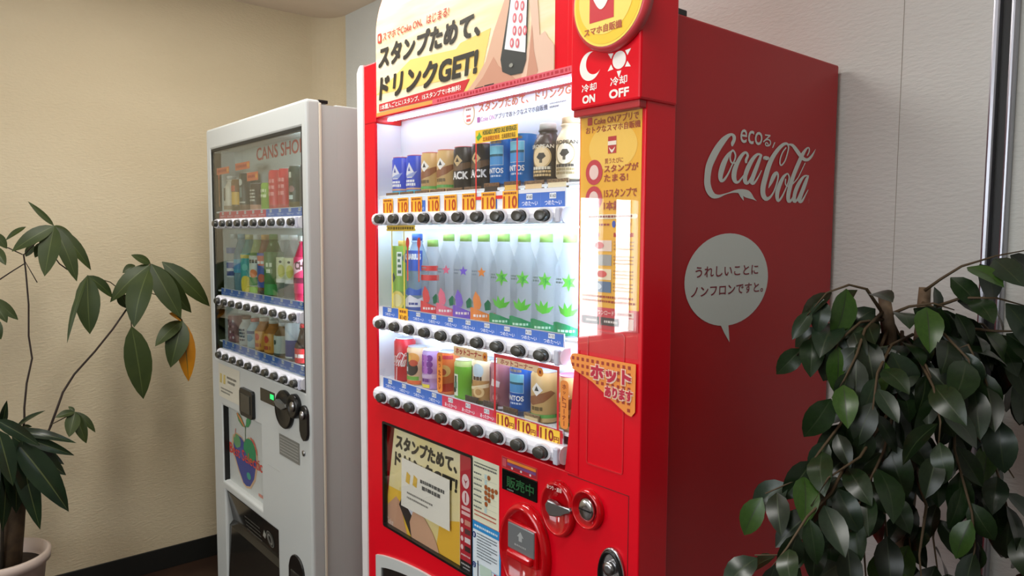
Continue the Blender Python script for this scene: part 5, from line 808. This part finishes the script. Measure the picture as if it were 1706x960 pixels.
bottle('drink_bottle', 'sports drink bottle with blue cap and blue label, second on the middle shelf', PX[1], PY, ZR[1], .028, .196, clearplastic('pale_blue_pet', (220, 236, 250), (196, 222, 246), .35), (62, 112, 206), None, pr_aqua, G2)
p = Print()
for sx in (-.709-.010, -.675+.006): p.ell(sx, 1.428, .008, .013, (224, 66, 56), 2); p.rect(sx-.004, sx+.002, 1.335, 1.42, (214, 90, 60), 1)
p.build('bottle_hanger_sticker', RM, front(F+.0034))
def pr_water(kind):
    cols = {'red': (226, 60, 66), 'pink': (236, 110, 140), 'purple': (122, 90, 206), 'orange': (240, 140, 60), 'green': (84, 180, 70)}
    c = cols[kind]
    def star(p, cx, cz, s, c1, n=5, ph=PI/2):
        pts = [(cx+(s if k % 2 == 0 else s*.45)*math.cos(ph+PI*k/n), cz+(s if k % 2 == 0 else s*.45)*1.15*math.sin(ph+PI*k/n)) for k in range(2*n)]
        p.poly(pts, c1, 2)
    def f(p, r, h):
        if kind == 'green':
            star(p, .004, .105, .0155, (110, 200, 70), 6); star(p, .004, .105, .009, (60, 160, 60), 5, -PI/2)
            for k, a in enumerate((2, 32, 62, 96)): 
                d = Vector((math.sin(math.radians(a-40)), math.cos(math.radians(a-40)))); n = Vector((d.y, -d.x)); b = Vector((.0, .040))
                p.poly([tuple(b), tuple(b+d*.013+n*.005), tuple(b+d*.028), tuple(b+d*.013-n*.005)], (96, 196, 60), 2)
            p.poly([(-.04, .004), (.04, .004), (.04, .016), (.02, .018), (0, .026), (-.02, .030), (-.04, .027)], (40, 150, 96), 1); p.dashes(-.024, -.008, .105, .004, (120, 140, 130), 2, 27); p.dashes(-.024, -.010, .111, .004, (120, 140, 130), 2, 28); p.dashes(-.018, .018, .013, .005, (200, 236, 214), 2, 29)
        else:
            star(p, .004, .113, .010, c) if kind != 'red' else p.rect(-.024, .024, .108, .120, c, 1)
            if kind == 'red': p.rect(-.026, .026, .085, .098, c, 1)
            p.poly([(-.04, .004), (.04, .004), (.04, .024), (.02, .022), (-.005, .032), (-.02, .036), (-.04, .034)], c, 1)
            p.poly([(-.014, .034), (-.018, .055), (-.010, .072), (.0, .060), (.004, .042), (.0, .032)], c, 2); p.poly([(.012, .030), (.010, .045), (.018, .054), (.026, .045), (.025, .031)], (40, 130, 90), 2); p.dashes(-.022, -.006, .115, .004, (130, 140, 150), 2, 27); p.dashes(-.022, -.008, .108, .004, (130, 140, 150), 2, 28); p.dashes(-.016, .016, .018, .006, (250, 236, 236), 3, 30)
    return f
names = [('red', 'short clear bottle with two red bands and green cap on the middle shelf', 2, .182), ('pink', 'clear water bottle with pink star and pink base label', 3, .196), ('purple', 'clear water bottle with purple star and purple base label', 4, .196), ('orange', 'clear water bottle with orange star and orange base label', 5, .196)]
for k, lab, i, h in names: bottle('water_bottle', lab, PX[i]+.002, PY, ZR[1], .0285, h, CLEAR, (176, 220, 116), None, pr_water(k), G2)
for i, lab in ((6, 'clear water bottle with green leaf star, next to the orange starred bottle'), (7, 'clear water bottle with green leaf star, second of the four green ones'), (8, 'clear water bottle with green leaf star, third of the four green ones'), (9, 'clear water bottle with green leaf star, nearest the right column')):
    bottle('water_bottle', lab, PX[i]+.004, PY, ZR[1], .029, .197, CLEAR, (176, 220, 116), None, pr_water('green'), G2)

# ---- bottom shelf of the red machine
G3 = 'drinks on the bottom shelf of the red machine'
def pr_cola(p, r, h):
    ys = [v for st in LOGO for row in st for v in (row[0], row[2])]; zs = [v for st in LOGO for row in st for v in (row[1], row[3])]
    y0, y1, z0, z1 = min(ys), max(ys), min(zs), max(zs)
    fu = lambda v: -.036+(v-y0)/(y1-y0)*.066; fv = lambda v: h*.36+(v-z0)/(z1-z0)*h*.34
    for st in LOGO: p.strip([((fu(a), fv(b)), (fu(c), fv(d))) for a, b, c, d in st], (248, 240, 240), 1)
    p.strip([((-.004, .004), (-.001, .004)), ((-.002, h*.35), (.001, h*.35))], (248, 226, 226), 1)
can('cola_can', 'red cola can with white script at the bottom shelf\'s left end', 'can', PX[0]+.006, PY, ZR[2], .0275, .108, [(1, (206, 22, 44))], pr_cola, G3, neck=.85)
def pr_fruit(p, r, h):
    p.ell(.008, h*.72, .018, .014, (244, 170, 80), 1); p.ell(-.006, h*.72, .010, .010, (250, 206, 90), 2); p.ell(.004, h*.45, .018, .018, (50, 40, 36), 2); p.ell(.010, h*.60, .012, .008, (206, 80, 50), 3); p.rect(-.024, .024, h*.14, h*.24, (120, 180, 70), 2); p.rect(-.03, .03, h*.03, h*.13, (232, 110, 50), 1); p.rect(-.016, -.004, h*.28, h*.86, (70, 84, 80), 3); p.dashes(-.014, -.006, h*.42, .012, (210, 220, 220), 4, 33)
can('juice_can', 'juice can printed with orange fruit and a dark bottle beside the cola can', 'can', PX[1]-.002, PY, ZR[2], .026, .094, [(1, (244, 206, 160))], pr_fruit, G3)
def pr_grape(p, r, h):
    for k in range(9): p.ell(-.012+.012*(k % 3), h*(.82-.16*(k//3)), .008, .008, [(150, 70, 180), (190, 110, 206), (120, 50, 150)][k % 3], 1+k % 2)
    p.poly([(-.03, h*.30), (.03, h*.30), (.03, h*.42), (-.03, h*.36)], (214, 190, 226), 2); p.dashes(-.012, .012, h*.24, .008, (110, 50, 140), 3, 35, .2); p.rect(-.016, .012, h*.05, h*.14, (236, 220, 70), 2)
can('juice_can', 'purple grape juice can on the bottom shelf', 'can', PX[2], PY, ZR[2], .0255, .094, [(1, (196, 160, 216))], pr_grape, G3, top=(244, 244, 248))
def pr_soup(p, r, h): p.poly([(-.03, h*.2), (.03, h*.3), (.03, h*.1), (-.03, h*.02)], (206, 50, 30), 1); p.ell(.008, h*.58, .016, .014, (236, 190, 110), 1); p.ell(.004, h*.55, .010, .008, (190, 90, 60), 2); p.rect(-.03, .03, h*.86, h*.95, (214, 60, 80), 1)
can('soup_can', 'red and orange hot drink can behind the vertical orange sticker', 'can', PX[3]+.002, PY, ZR[2], .0265, .098, [(1, (236, 120, 60))], pr_soup, G3)
def pr_tea(p, r, h): p.rect(-.016, .000, h*.10, h*.66, (232, 240, 226), 1); p.dashes(-.012, -.004, h*.5, .02, (50, 90, 60), 2, 37, .5); p.ell(-.012, h*.24, .007, .006, (30, 50, 40), 2); p.dashes(-.013, -.003, h*.36, .016, (80, 130, 110), 2, 38)
can('tea_can', 'bright green tea can under the hot corner sticker', 'can', PX[4]+.002, PY, ZR[2], .0265, .088, [(.86, (120, 190, 60)), (1, (190, 206, 130))], pr_tea, G3, top=(190, 190, 150))
def pr_latte(p, r, h): p.ell(.006, h*.22, .014, .012, (236, 206, 150), 1); p.ell(.006, h*.22, .008, .007, (196, 150, 90), 2); p.poly([(-.03, h*.30), (.03, h*.44), (.03, h*.34), (-.03, h*.24)], (244, 226, 186), 1); p.ell(.004, h*.74, .014, .016, (206, 226, 236), 1); p.dashes(-.008, .014, h*.55, .009, (90, 60, 40), 2, 39, .2); p.rect(-.018, -.013, h*.4, h*.85, (60, 50, 40), 2)
can('latte_can', 'cream and brown milk coffee can beside the green tea can', 'can', PX[5]+.004, PY, ZR[2]+.010, .0275, .090, [(.5, (206, 160, 100)), (1, (240, 222, 186))], pr_latte, G3)
def pr_cocoa(p, r, h): p.ell(.002, h*.25, .012, .011, (150, 90, 96), 1); p.ell(.002, h*.25, .007, .006, (190, 130, 130), 2); p.poly([(-.010, h*.5), (.012, h*.48), (.014, h*.60), (-.006, h*.66)], (240, 230, 226), 1); p.rect(-.02, -.012, h*.5, h*.9, (110, 60, 70), 1); p.rect(-.03, .03, .0, h*.06, (236, 226, 226), 1)
can('cocoa_can', 'mauve cocoa can crossed by the red frame\'s left bar on the bottom shelf', 'can', PX[6], PY, ZR[2]+.004, .0265, .098, [(1, (176, 112, 120))], pr_cocoa, G3)
can('coffee_can', 'blue coffee can inside the red frame on the bottom shelf', 'can', PX[7]+.002, PY, ZR[2]+.012, .0275, .090, [(1, (30, 96, 190))], pr_santos, G3, neck=.96)
can('coffee_can', 'tan coffee can with green stripe inside the red frame on the bottom shelf', 'can', PX[8]+.004, PY, ZR[2]+.002, .029, .100, [(1, T_)], pr_tan, G3)
can('coffee_can', 'tan coffee can half hidden at the bottom shelf\'s right end', 'can', PX[9]+.012, PY, ZR[2], .0275, .104, [(1, T_)], pr_tan, G3, top=(220, 130, 160))
for i, c, l in ((5, (90, 76, 66), (60, 50, 44)), (6, (110, 90, 80), (70, 56, 56)), (7, (120, 92, 70), (70, 60, 50)), (8, (170, 140, 100), (226, 206, 160))): display_card(i, 2, .046, .017, c, l, ZR[2]+.001, PX[i]-.002)

# ---- white machine
def WX(i): return -1.897+.0732*i
WY = -.082; WZ = [1.527, 1.238, 1.049]
H1 = 'drinks on the top shelf of the white machine'; H2 = 'bottles on the middle shelf of the white machine'; H3 = 'drinks on the bottom shelf of the white machine'
def txt(c, z0, z1, n=1, s=5):
    def f(p, r, h):
        for k in range(n): p.dashes(-.016, .016, h*(z0+(z1-z0)*(k+.5)/n), h*(z1-z0)/n*.6, c, 2, s+k, .25)
    return f
bottle('bottle_can', 'white bottle can at the white machine\'s top left', -1.905, WY, WZ[0], .027, .128, ink((214, 206, 192), .3), (206, 206, 206), None, lambda p, r, h: (p.rect(-.014, -.002, h*.3, h*.66, (80, 70, 60), 1), p.rect(-.03, .03, h*.05, h*.16, (150, 130, 110), 1)), H1, .017, .62, .014)
can('coffee_can', 'brown and yellow coffee can next to the white bottle can', 'can', -1.832, WY, WZ[0], .026, .112, [(.2, (110, 90, 60)), (.6, (226, 180, 80)), (1, (120, 84, 50))], lambda p, r, h: p.rect(-.016, .012, h*.62, h*.8, (200, 90, 60), 1), H1)
can('coffee_can', 'tall black can with silver print in the white machine', 'can', -1.748, WY, WZ[0], .0285, .128, [(.16, (120, 90, 70)), (1, (44, 50, 48))], lambda p, r, h: (p.ell(0, h*.76, .010, .012, (206, 206, 200), 1), p.rect(-.004, .008, h*.35, h*.62, (120, 140, 140), 1), p.rect(-.02, .02, h*.2, h*.24, (190, 190, 180), 1)), H1)
can('coffee_can', 'short black coffee can below the lower orange sign in the white machine', 'can', -1.652, WY, WZ[0], .027, .088, [(.2, (200, 150, 130)), (1, (62, 50, 48))], txt((206, 200, 190), .3, .8, 4, 51), H1)
can('tea_can', 'green tea can left of the two tall red cans', 'can', -1.560, WY, WZ[0], .025, .086, [(1, (140, 180, 70))], txt((226, 236, 190), .4, .8, 2, 52), H1)
for x, l in ((-1.485, 'tall red can beside the green tea can in the white machine'), (-1.408, 'tall red can beside the dark tall can in the white machine')):
    can('tall_can', l, 'can', x, WY, WZ[0], .0285, .122, [(.1, (190, 80, 80)), (1, (206, 52, 62))], txt((236, 150, 150), .3, .8, 3, 53), H1)
can('tall_can', 'dark green tall can at the white machine\'s top right', 'can', -1.328, WY, WZ[0], .0295, .124, [(.14, (110, 96, 60)), (1, (52, 64, 56))], lambda p, r, h: (p.rect(-.008, .004, h*.72, h*.86, (216, 214, 200), 1), p.rect(-.01, .01, h*.2, h*.3, (206, 220, 220), 1), p.ell(.004, h*.45, .012, .010, (150, 110, 110), 1)), H1)
can('tall_can', 'can mostly hidden behind the white machine\'s right frame', 'can', -1.252, WY, WZ[0], .0285, .122, [(1, (80, 84, 90))], None, H1)
def pl(cols):
    def f(p, r, h):
        for z0, z1, c in cols: p.rect(-.028, .028, h*z0, h*z1, c, 1)
    return f
LB = clearplastic('light_blue_pet', (206, 232, 240), (150, 200, 220), .4)
bottle('drink_bottle', 'water bottle with dark blue labels at the middle shelf\'s left in the white machine', -1.893, WY, WZ[1], .027, .208, CLEAR, (206, 216, 220), (.05, .108, (226, 232, 236)), pl([(.40, .50, (30, 80, 170)), (.27, .35, (26, 60, 140)), (.66, .76, (70, 110, 170))]), H2)
bottle('drink_bottle', 'light blue bottle with cyan label in the white machine', -1.818, WY, WZ[1], .028, .208, LB, (150, 196, 214), (.07, .118, (66, 170, 206)), pl([(.40, .50, (60, 140, 200))]), H2)
bottle('drink_bottle', 'teal and yellow lemon drink bottle in the white machine', -1.745, WY, WZ[1], .029, .206, clearplastic('teal_pet', (190, 230, 220), (60, 170, 170), .6), (214, 210, 150), (.03, .14, (40, 170, 170)), lambda p, r, h: (p.ell(.002, h*.16, .022, .030, (240, 214, 60), 2), p.rect(-.03, .03, h*.60, h*.66, (230, 210, 90), 1), p.ell(.0, h*.45, .012, .012, (120, 210, 200), 2)), H2)
bottle('drink_bottle', 'pale bottle with green and orange label in the white machine', -1.668, WY, WZ[1], .028, .206, clearplastic('pale_green_pet', (220, 240, 200), (190, 214, 140), .5), (226, 232, 226), (.03, .135, (232, 236, 222)), lambda p, r, h: (p.rect(-.03, .03, h*.16, h*.3, (40, 140, 60), 2), p.ell(0, h*.36, .014, .014, (232, 120, 50), 3), p.dashes(-.016, .016, h*.56, .012, (60, 60, 50), 3, 55, .3), p.rect(-.03, .03, h*.04, h*.14, (150, 210, 60), 2)), H2)
bottle('drink_bottle', 'amber bottle with blue label in the white machine', -1.598, WY, WZ[1], .027, .206, clearplastic('amber_pet', (200, 140, 80), (150, 80, 40), .6), (226, 170, 90), (.03, .145, (40, 80, 180)), lambda p, r, h: (p.poly([(-.02, h*.66), (.02, h*.66), (.012, h*.50), (-.012, h*.50)], (214, 90, 60), 2), p.ell(0, h*.3, .014, .014, (200, 80, 50), 2), p.rect(-.03, .03, h*.02, h*.1, (60, 40, 30), 2), p.dashes(-.02, .02, h*.55, .01, (236, 240, 240), 3, 56, .3)), H2)
bottle('drink_bottle', 'dark green tea bottle in the white machine', -1.530, WY, WZ[1], .0305, .208, GREENPET, (110, 150, 80), (.03, .15, (58, 120, 50)), lambda p, r, h: (p.dashes(-.010, .014, h*.52, .014, (220, 236, 210), 2, 57, .3), p.dashes(-.010, .012, h*.42, .014, (220, 236, 210), 2, 58, .3), p.rect(-.03, .03, h*.05, h*.22, (40, 150, 60), 2)), H2)
for x, l in ((-1.438, 'clear bottle with lime label beside the green tea bottle'), (-1.373, 'clear bottle with lime label beside the pink bottle')):
    bottle('drink_bottle', l, x, WY, WZ[1], .0275, .206, CLEAR, (226, 232, 230), (.055, .135, (226, 230, 190)), lambda p, r, h: (p.ell(.002, h*.45, .012, .020, (206, 206, 90), 2), p.ell(.0, h*.59, .005, .004, (40, 50, 40), 2), p.rect(-.03, .03, h*.27, h*.33, (236, 236, 232), 2)), H2)
bottle('drink_bottle', 'pink bottle with bold letters at the middle shelf\'s right in the white machine', -1.298, WY, WZ[1], .030, .204, clearplastic('pink_pet', (250, 170, 190), (226, 50, 100), .75), (226, 230, 230), (.03, .140, (230, 60, 110)), lambda p, r, h: (p.poly([(-.022, h*.42), (.022, h*.52), (.022, h*.68), (-.022, h*.58)], (240, 190, 206), 2), p.text('CH', -.014, .016, h*.50, h*.62, (80, 20, 40), 3, .04), p.rect(-.03, .03, h*.30, h*.38, (120, 20, 60), 2)), H2)
can('juice_can', 'purple patterned can at the white machine\'s bottom left', 'can', -1.885, WY, WZ[2], .031, .100, [(1, (150, 96, 110))], lambda p, r, h: [p.ell(-.018+.012*(k % 4), h*(.2+.2*(k//4)), .004, .005, [(230, 214, 220), (110, 40, 60), (206, 150, 160)][k % 3], 1) for k in range(16)], H3, top=(200, 200, 204))
bottle('drink_bottle', 'white bottle with dark markings on the white machine\'s bottom shelf', -1.785, WY, WZ[2], .027, .106, ink((206, 210, 214), .3), (120, 70, 60), None, txt((70, 80, 110), .15, .6, 4, 61), H3, .015, .6, .012)
bottle('drink_bottle', 'light blue milk drink bottle on the white machine\'s bottom shelf', -1.705, WY, WZ[2], .027, .104, ink((176, 206, 222), .3), (206, 90, 90), None, lambda p, r, h: (p.ell(0, h*.36, .014, .012, (90, 150, 190), 1), p.rect(-.02, .02, h*.5, h*.6, (50, 80, 140), 1)), H3, .015, .6, .012)
for x, l in ((-1.622, 'left one of two small orange tea bottles'), (-1.541, 'right one of two small orange tea bottles')):
    bottle('tea_bottle', l, x, WY, WZ[2], .031, .114, clearplastic('orange_tea_pet', (230, 150, 60), (206, 130, 50), .7), (226, 220, 206), (.008, .07, (226, 160, 60)), lambda p, r, h: (p.ell(-.002, h*.45, .011, .012, (206, 60, 40), 2), p.dashes(-.015, .014, h*.2, .014, (180, 60, 40), 2, 62, .3)), H3, .016, .6, .012)
bottle('drink_bottle', 'small bottle with grey white label right of the orange tea bottles', -1.460, WY, WZ[2], .031, .114, clearplastic('coffee_pet', (190, 140, 80), (150, 110, 70), .6), (206, 206, 206), (.010, .072, (196, 204, 196)), lambda p, r, h: (p.ell(-.008, h*.45, .006, .008, (60, 80, 70), 2), p.rect(-.03, .03, h*.08, h*.14, (60, 70, 70), 2)), H3, .016, .6, .012)
can('energy_can', 'slim silver and blue can on the white machine\'s bottom shelf', 'can', -1.383, WY, WZ[2]+.008, .0265, .112, [(.52, (40, 60, 140)), (1, (206, 214, 224))], lambda p, r, h: p.rect(-.02, .02, h*.02, h*.06, (220, 226, 230), 1), H3)
bottle('cola_bottle', 'dark cola bottle with red label at the bottom shelf\'s right in the white machine', -1.305, WY, WZ[2], .029, .124, clearplastic('cola_pet', (90, 60, 50), (50, 34, 32), .8), (190, 40, 50), (.006, .050, (206, 30, 44)), lambda p, r, h: p.dashes(-.02, .02, h*.22, .012, (244, 226, 226), 2, 63, .2), H3, .013, .45, .012)

# ================================================================== plants
def leaf_mat(key, rgb, rgb2, rough=.35):
    m = noise_mat(key, rgb, rgb2, 14, rough, spec=.4)
    return m
LEAFG = [leaf_mat('pachira_leaf', (44, 58, 20), (58, 70, 27), .5), leaf_mat('yellow_leaf', (206, 136, 24), (176, 112, 20)), leaf_mat('dark_strap_leaf', (22, 38, 22), (34, 52, 30), .25)]
def leaf_mesh(bm, base, tip, width, up, droop=.12, fold=.18, nu=8, shape=1.0):
    """a leaf blade from base to tip, folded on its midrib and drooping"""
    base, tip = Vector(base), Vector(tip); d = tip-base; L = d.length; d.normalize()
    s = d.cross(up).normalized(); n = s.cross(d)
    rows = []
    for i in range(nu+1):
        t = i/nu
        w = width/2*max(.0, math.sin(PI*t**shape)**.8)*(1 if t < .85 else 1)
        if i == 0: w = width*.02
        if i == nu: w = 0.0004
        c = base+d*L*t+n*L*droop*math.sin(PI*t)
        rows.append([bm.verts.new(c+s*w*k+n*w*fold*(abs(k) if abs(k) > .1 else 0)**1.4) for k in (-1, -.5, -.05, .05, .5, 1)])
    for i in range(nu):
        for k in range(5):
            f = bm.faces.new((rows[i][k], rows[i][k+1], rows[i+1][k+1], rows[i+1][k])); f.smooth = True; f.material_index = 1 if k == 2 else 0
def one_leaf(parent, base, tip, width, up, m, **kw):
    bm = bmesh.new(); leaf_mesh(bm, base, tip, width, up, **kw)
    off = origin_of(parent)
    bmesh.ops.translate(bm, verts=bm.verts[:], vec=-off)
    me = bpy.data.meshes.new('leaf'); bm.to_mesh(me); bm.free(); me.materials.append(m); me.materials.append(mat('leaf_midrib', (74, 86, 38), .5))
    return link(bpy.data.objects.new('leaf', me), parent)

def pachira():
    T = thing('potted_plant', 'slender green leafed plant in a white pot against the cream wall', 'plant', (-2.2, -.80, 0))
    pc = (-2.2, -.80, 0)
    m = MB(); m.lathe([(.085, 0), (.10, .01), (.135, .30), (.148, .305), (.150, .335), (.138, .338), (.130, .30), (.120, .285)], pc, 40, mat('white_pot', (214, 196, 184), .5)); m.build('pot', T)
    m = MB(); m.lathe([(.05, .283), (.126, .29), (.02, .30)], pc, 30, noise_mat('soil', (44, 34, 26), (70, 54, 40), 60, .9)); m.build('soil', T)
    BK = noise_mat('trunk_bark', (84, 66, 44), (60, 46, 30), 30, .8, bump=.4)
    STM = [mat('stem_dark', (48, 34, 26), .6), mat('petiole', (70, 60, 34), .6)]
    m = MB(); m.tube([(-2.2, -.775, .28), (-2.197, -.757, .42), (-2.19, -.742, .56), (-2.185, -.735, .70), (-2.182, -.73, .76)], [.036, .032, .028, .024, .016], 14, BK); m.build('trunk', T)
    m = MB(); m.tube([(-2.17, -.80, .28), (-2.165, -.79, .50), (-2.16, -.785, .72)], .006, 8, mat('cane', (50, 44, 34), .7)); m.build('support_cane', T)
    m = MB(); m.tube([(-2.24, -.86, .28), (-2.235, -.84, .5), (-2.22, -.82, .75), (-2.20, -.81, .84)], [.022, .019, .017, .012], 10, BK); m.build('trunk', T)
    for pts, r, k in STEMS:
        P = [tuple(q) for q in pts]
        if len(P) > 6: P.append((-2.183, -.732, .70))
        m = MB(); m.tube(P, [r*(.75+.35*i/(len(P)-1)) for i in range(len(P))], 8, STM[k]); m.build('stem', T)
    rr = random.Random(4)
    for x0, y0, z0, x1, y1, z1, w_, k in PACHIRA:
        b, t = Vector((x0, y0, z0)), Vector((x1, y1, z1))
        view = (CAM-(b+t)/2).normalized()
        up = (view+Vector((rr.uniform(-.35, .35), rr.uniform(-.3, .3), .45+rr.uniform(-.2, .3)))).normalized()
        if k == 2: t += Vector((rr.uniform(-.03, .05), 0, 0))
        lf = one_leaf(T, b, t, w_*1.08, up, LEAFG[k], droop=rr.uniform(.03, .09), fold=rr.uniform(.1, .3), shape=.85 if k != 2 else .7)
        if k == 1: lf['label'] = 'yellowed leaf'
    return T
pachira()

def ficus():
    T = thing('potted_fig_tree', 'bushy dark green weeping fig in front of the wall right of the red machine', 'plant', (.297, .29, 0))
    c = (.297, .29, 0)
    m = MB(); m.lathe([(.11, 0), (.115, .02), (.14, .27), (.148, .275), (.148, .30), (.138, .30), (.130, .27), (.12, .26)], c, 32, mat('planter', (96, 84, 74), .6)); m.build('pot', T)
    m = MB(); m.lathe([(.04, .255), (.13, .265), (.02, .275)], c, 24, MATS['soil']); m.build('soil', T)
    BK = noise_mat('fig_bark', (112, 92, 70), (78, 62, 46), 40, .8, bump=.4)
    for P in FTRUNK:
        P = [tuple(q) for q in P][::-1]
        m = MB(); m.tube([(.297, .29, .26), (.30, .295, .6)]+P, [.021, .019]+[.017-.0018*i for i in range(len(P))], 10, BK); m.build('trunk', T)
    TW = mat('twig', (78, 62, 40), .7)
    G = [leaf_mat('fig_leaf', (17, 29, 15), (24, 38, 19), .3), leaf_mat('fig_leaf_mid', (25, 42, 21), (33, 52, 25), .28), leaf_mat('fig_leaf_young', (46, 74, 26), (56, 84, 32), .3), leaf_mat('fig_leaf_grey', (30, 46, 32), (38, 54, 38), .28)]
    protos = []
    for i in range(8):
        bm = bmesh.new(); leaf_mesh(bm, (0, 0, 0), (0, 1, 0), .46+.05*(i % 3), Vector((0, 0, 1)), droop=.05+.04*(i % 3), fold=.1+.08*(i % 2), nu=6, shape=.82)
        me = bpy.data.meshes.new('leaf'); bm.to_mesh(me); bm.free(); me.materials.append(G[[0, 0, 1, 1, 0, 3, 3, 2][i]]); me.materials.append(mat('fig_midrib', (42, 56, 30), .4)); protos.append(me)
    rr = random.Random(21); off = origin_of(T); n = 0
    for bi, P in enumerate(FICUS):
        P = [Vector(q) for q in P]
        m = MB(); m.tube(P, [.0032-.0022*i/(len(P)-1) for i in range(len(P))], 6, TW); m.build('branch', T)
        L = [0]
        for a, b in zip(P[:-1], P[1:]): L.append(L[-1]+(b-a).length)
        s = .02; sg = 1
        step = .025 if bi < 12 else .024
        while s < L[-1]+.004 and n < 292:
            i = max(k for k in range(len(L)) if L[k] <= s+1e-9); i = min(i, len(P)-2)
            q = P[i]+(P[i+1]-P[i])*((s-L[i])/max(L[i+1]-L[i], 1e-6)); d = (P[i+1]-P[i]).normalized()
            sd = d.cross(Vector((0, 0, 1)));
            sd = (sd.normalized() if sd.length > .05 else Vector((1, 0, 0)))*sg
            view = (CAM-q).normalized()
            dirv = (d*.45+sd*rr.uniform(.2, .75)+Vector((0, 0, -1))*rr.uniform(.35, 1.0)+view*rr.uniform(-.35, .35)+Vector((rr.uniform(-.3, .3), rr.uniform(-.3, .3), 0))).normalized()
            up = (view*rr.uniform(.5, 1.2)+Vector((0, 0, 1))*rr.uniform(.2, .9)+Vector((rr.uniform(-.6, .6), rr.uniform(-.6, .6), 0)))
            z_ = (up-dirv*up.dot(dirv)).normalized(); x_ = dirv.cross(z_)
            sc = rr.uniform(.056, .092)
            base = q+dirv*.006
            tipx = base.x+dirv.x*sc
            if min(base.x, tipx) < .035 or max(base.y, base.y+dirv.y*sc) > .585: s += step; sg = -sg; continue
            o = bpy.data.objects.new('leaf', protos[rr.choice([0, 1, 2, 3, 4, 5, 6, 2, 7 if rr.random() < .6 else 1])]); link(o, T)
            M4 = Matrix((x_, dirv, z_)).transposed().to_4x4(); M4.translation = base-off
            o.matrix_local = M4 @ Matrix.Diagonal((sc, sc, sc, 1))
            n += 1; s += step*rr.uniform(.8, 1.2); sg = -sg
    print('fig leaves', n)
    return T
ficus()
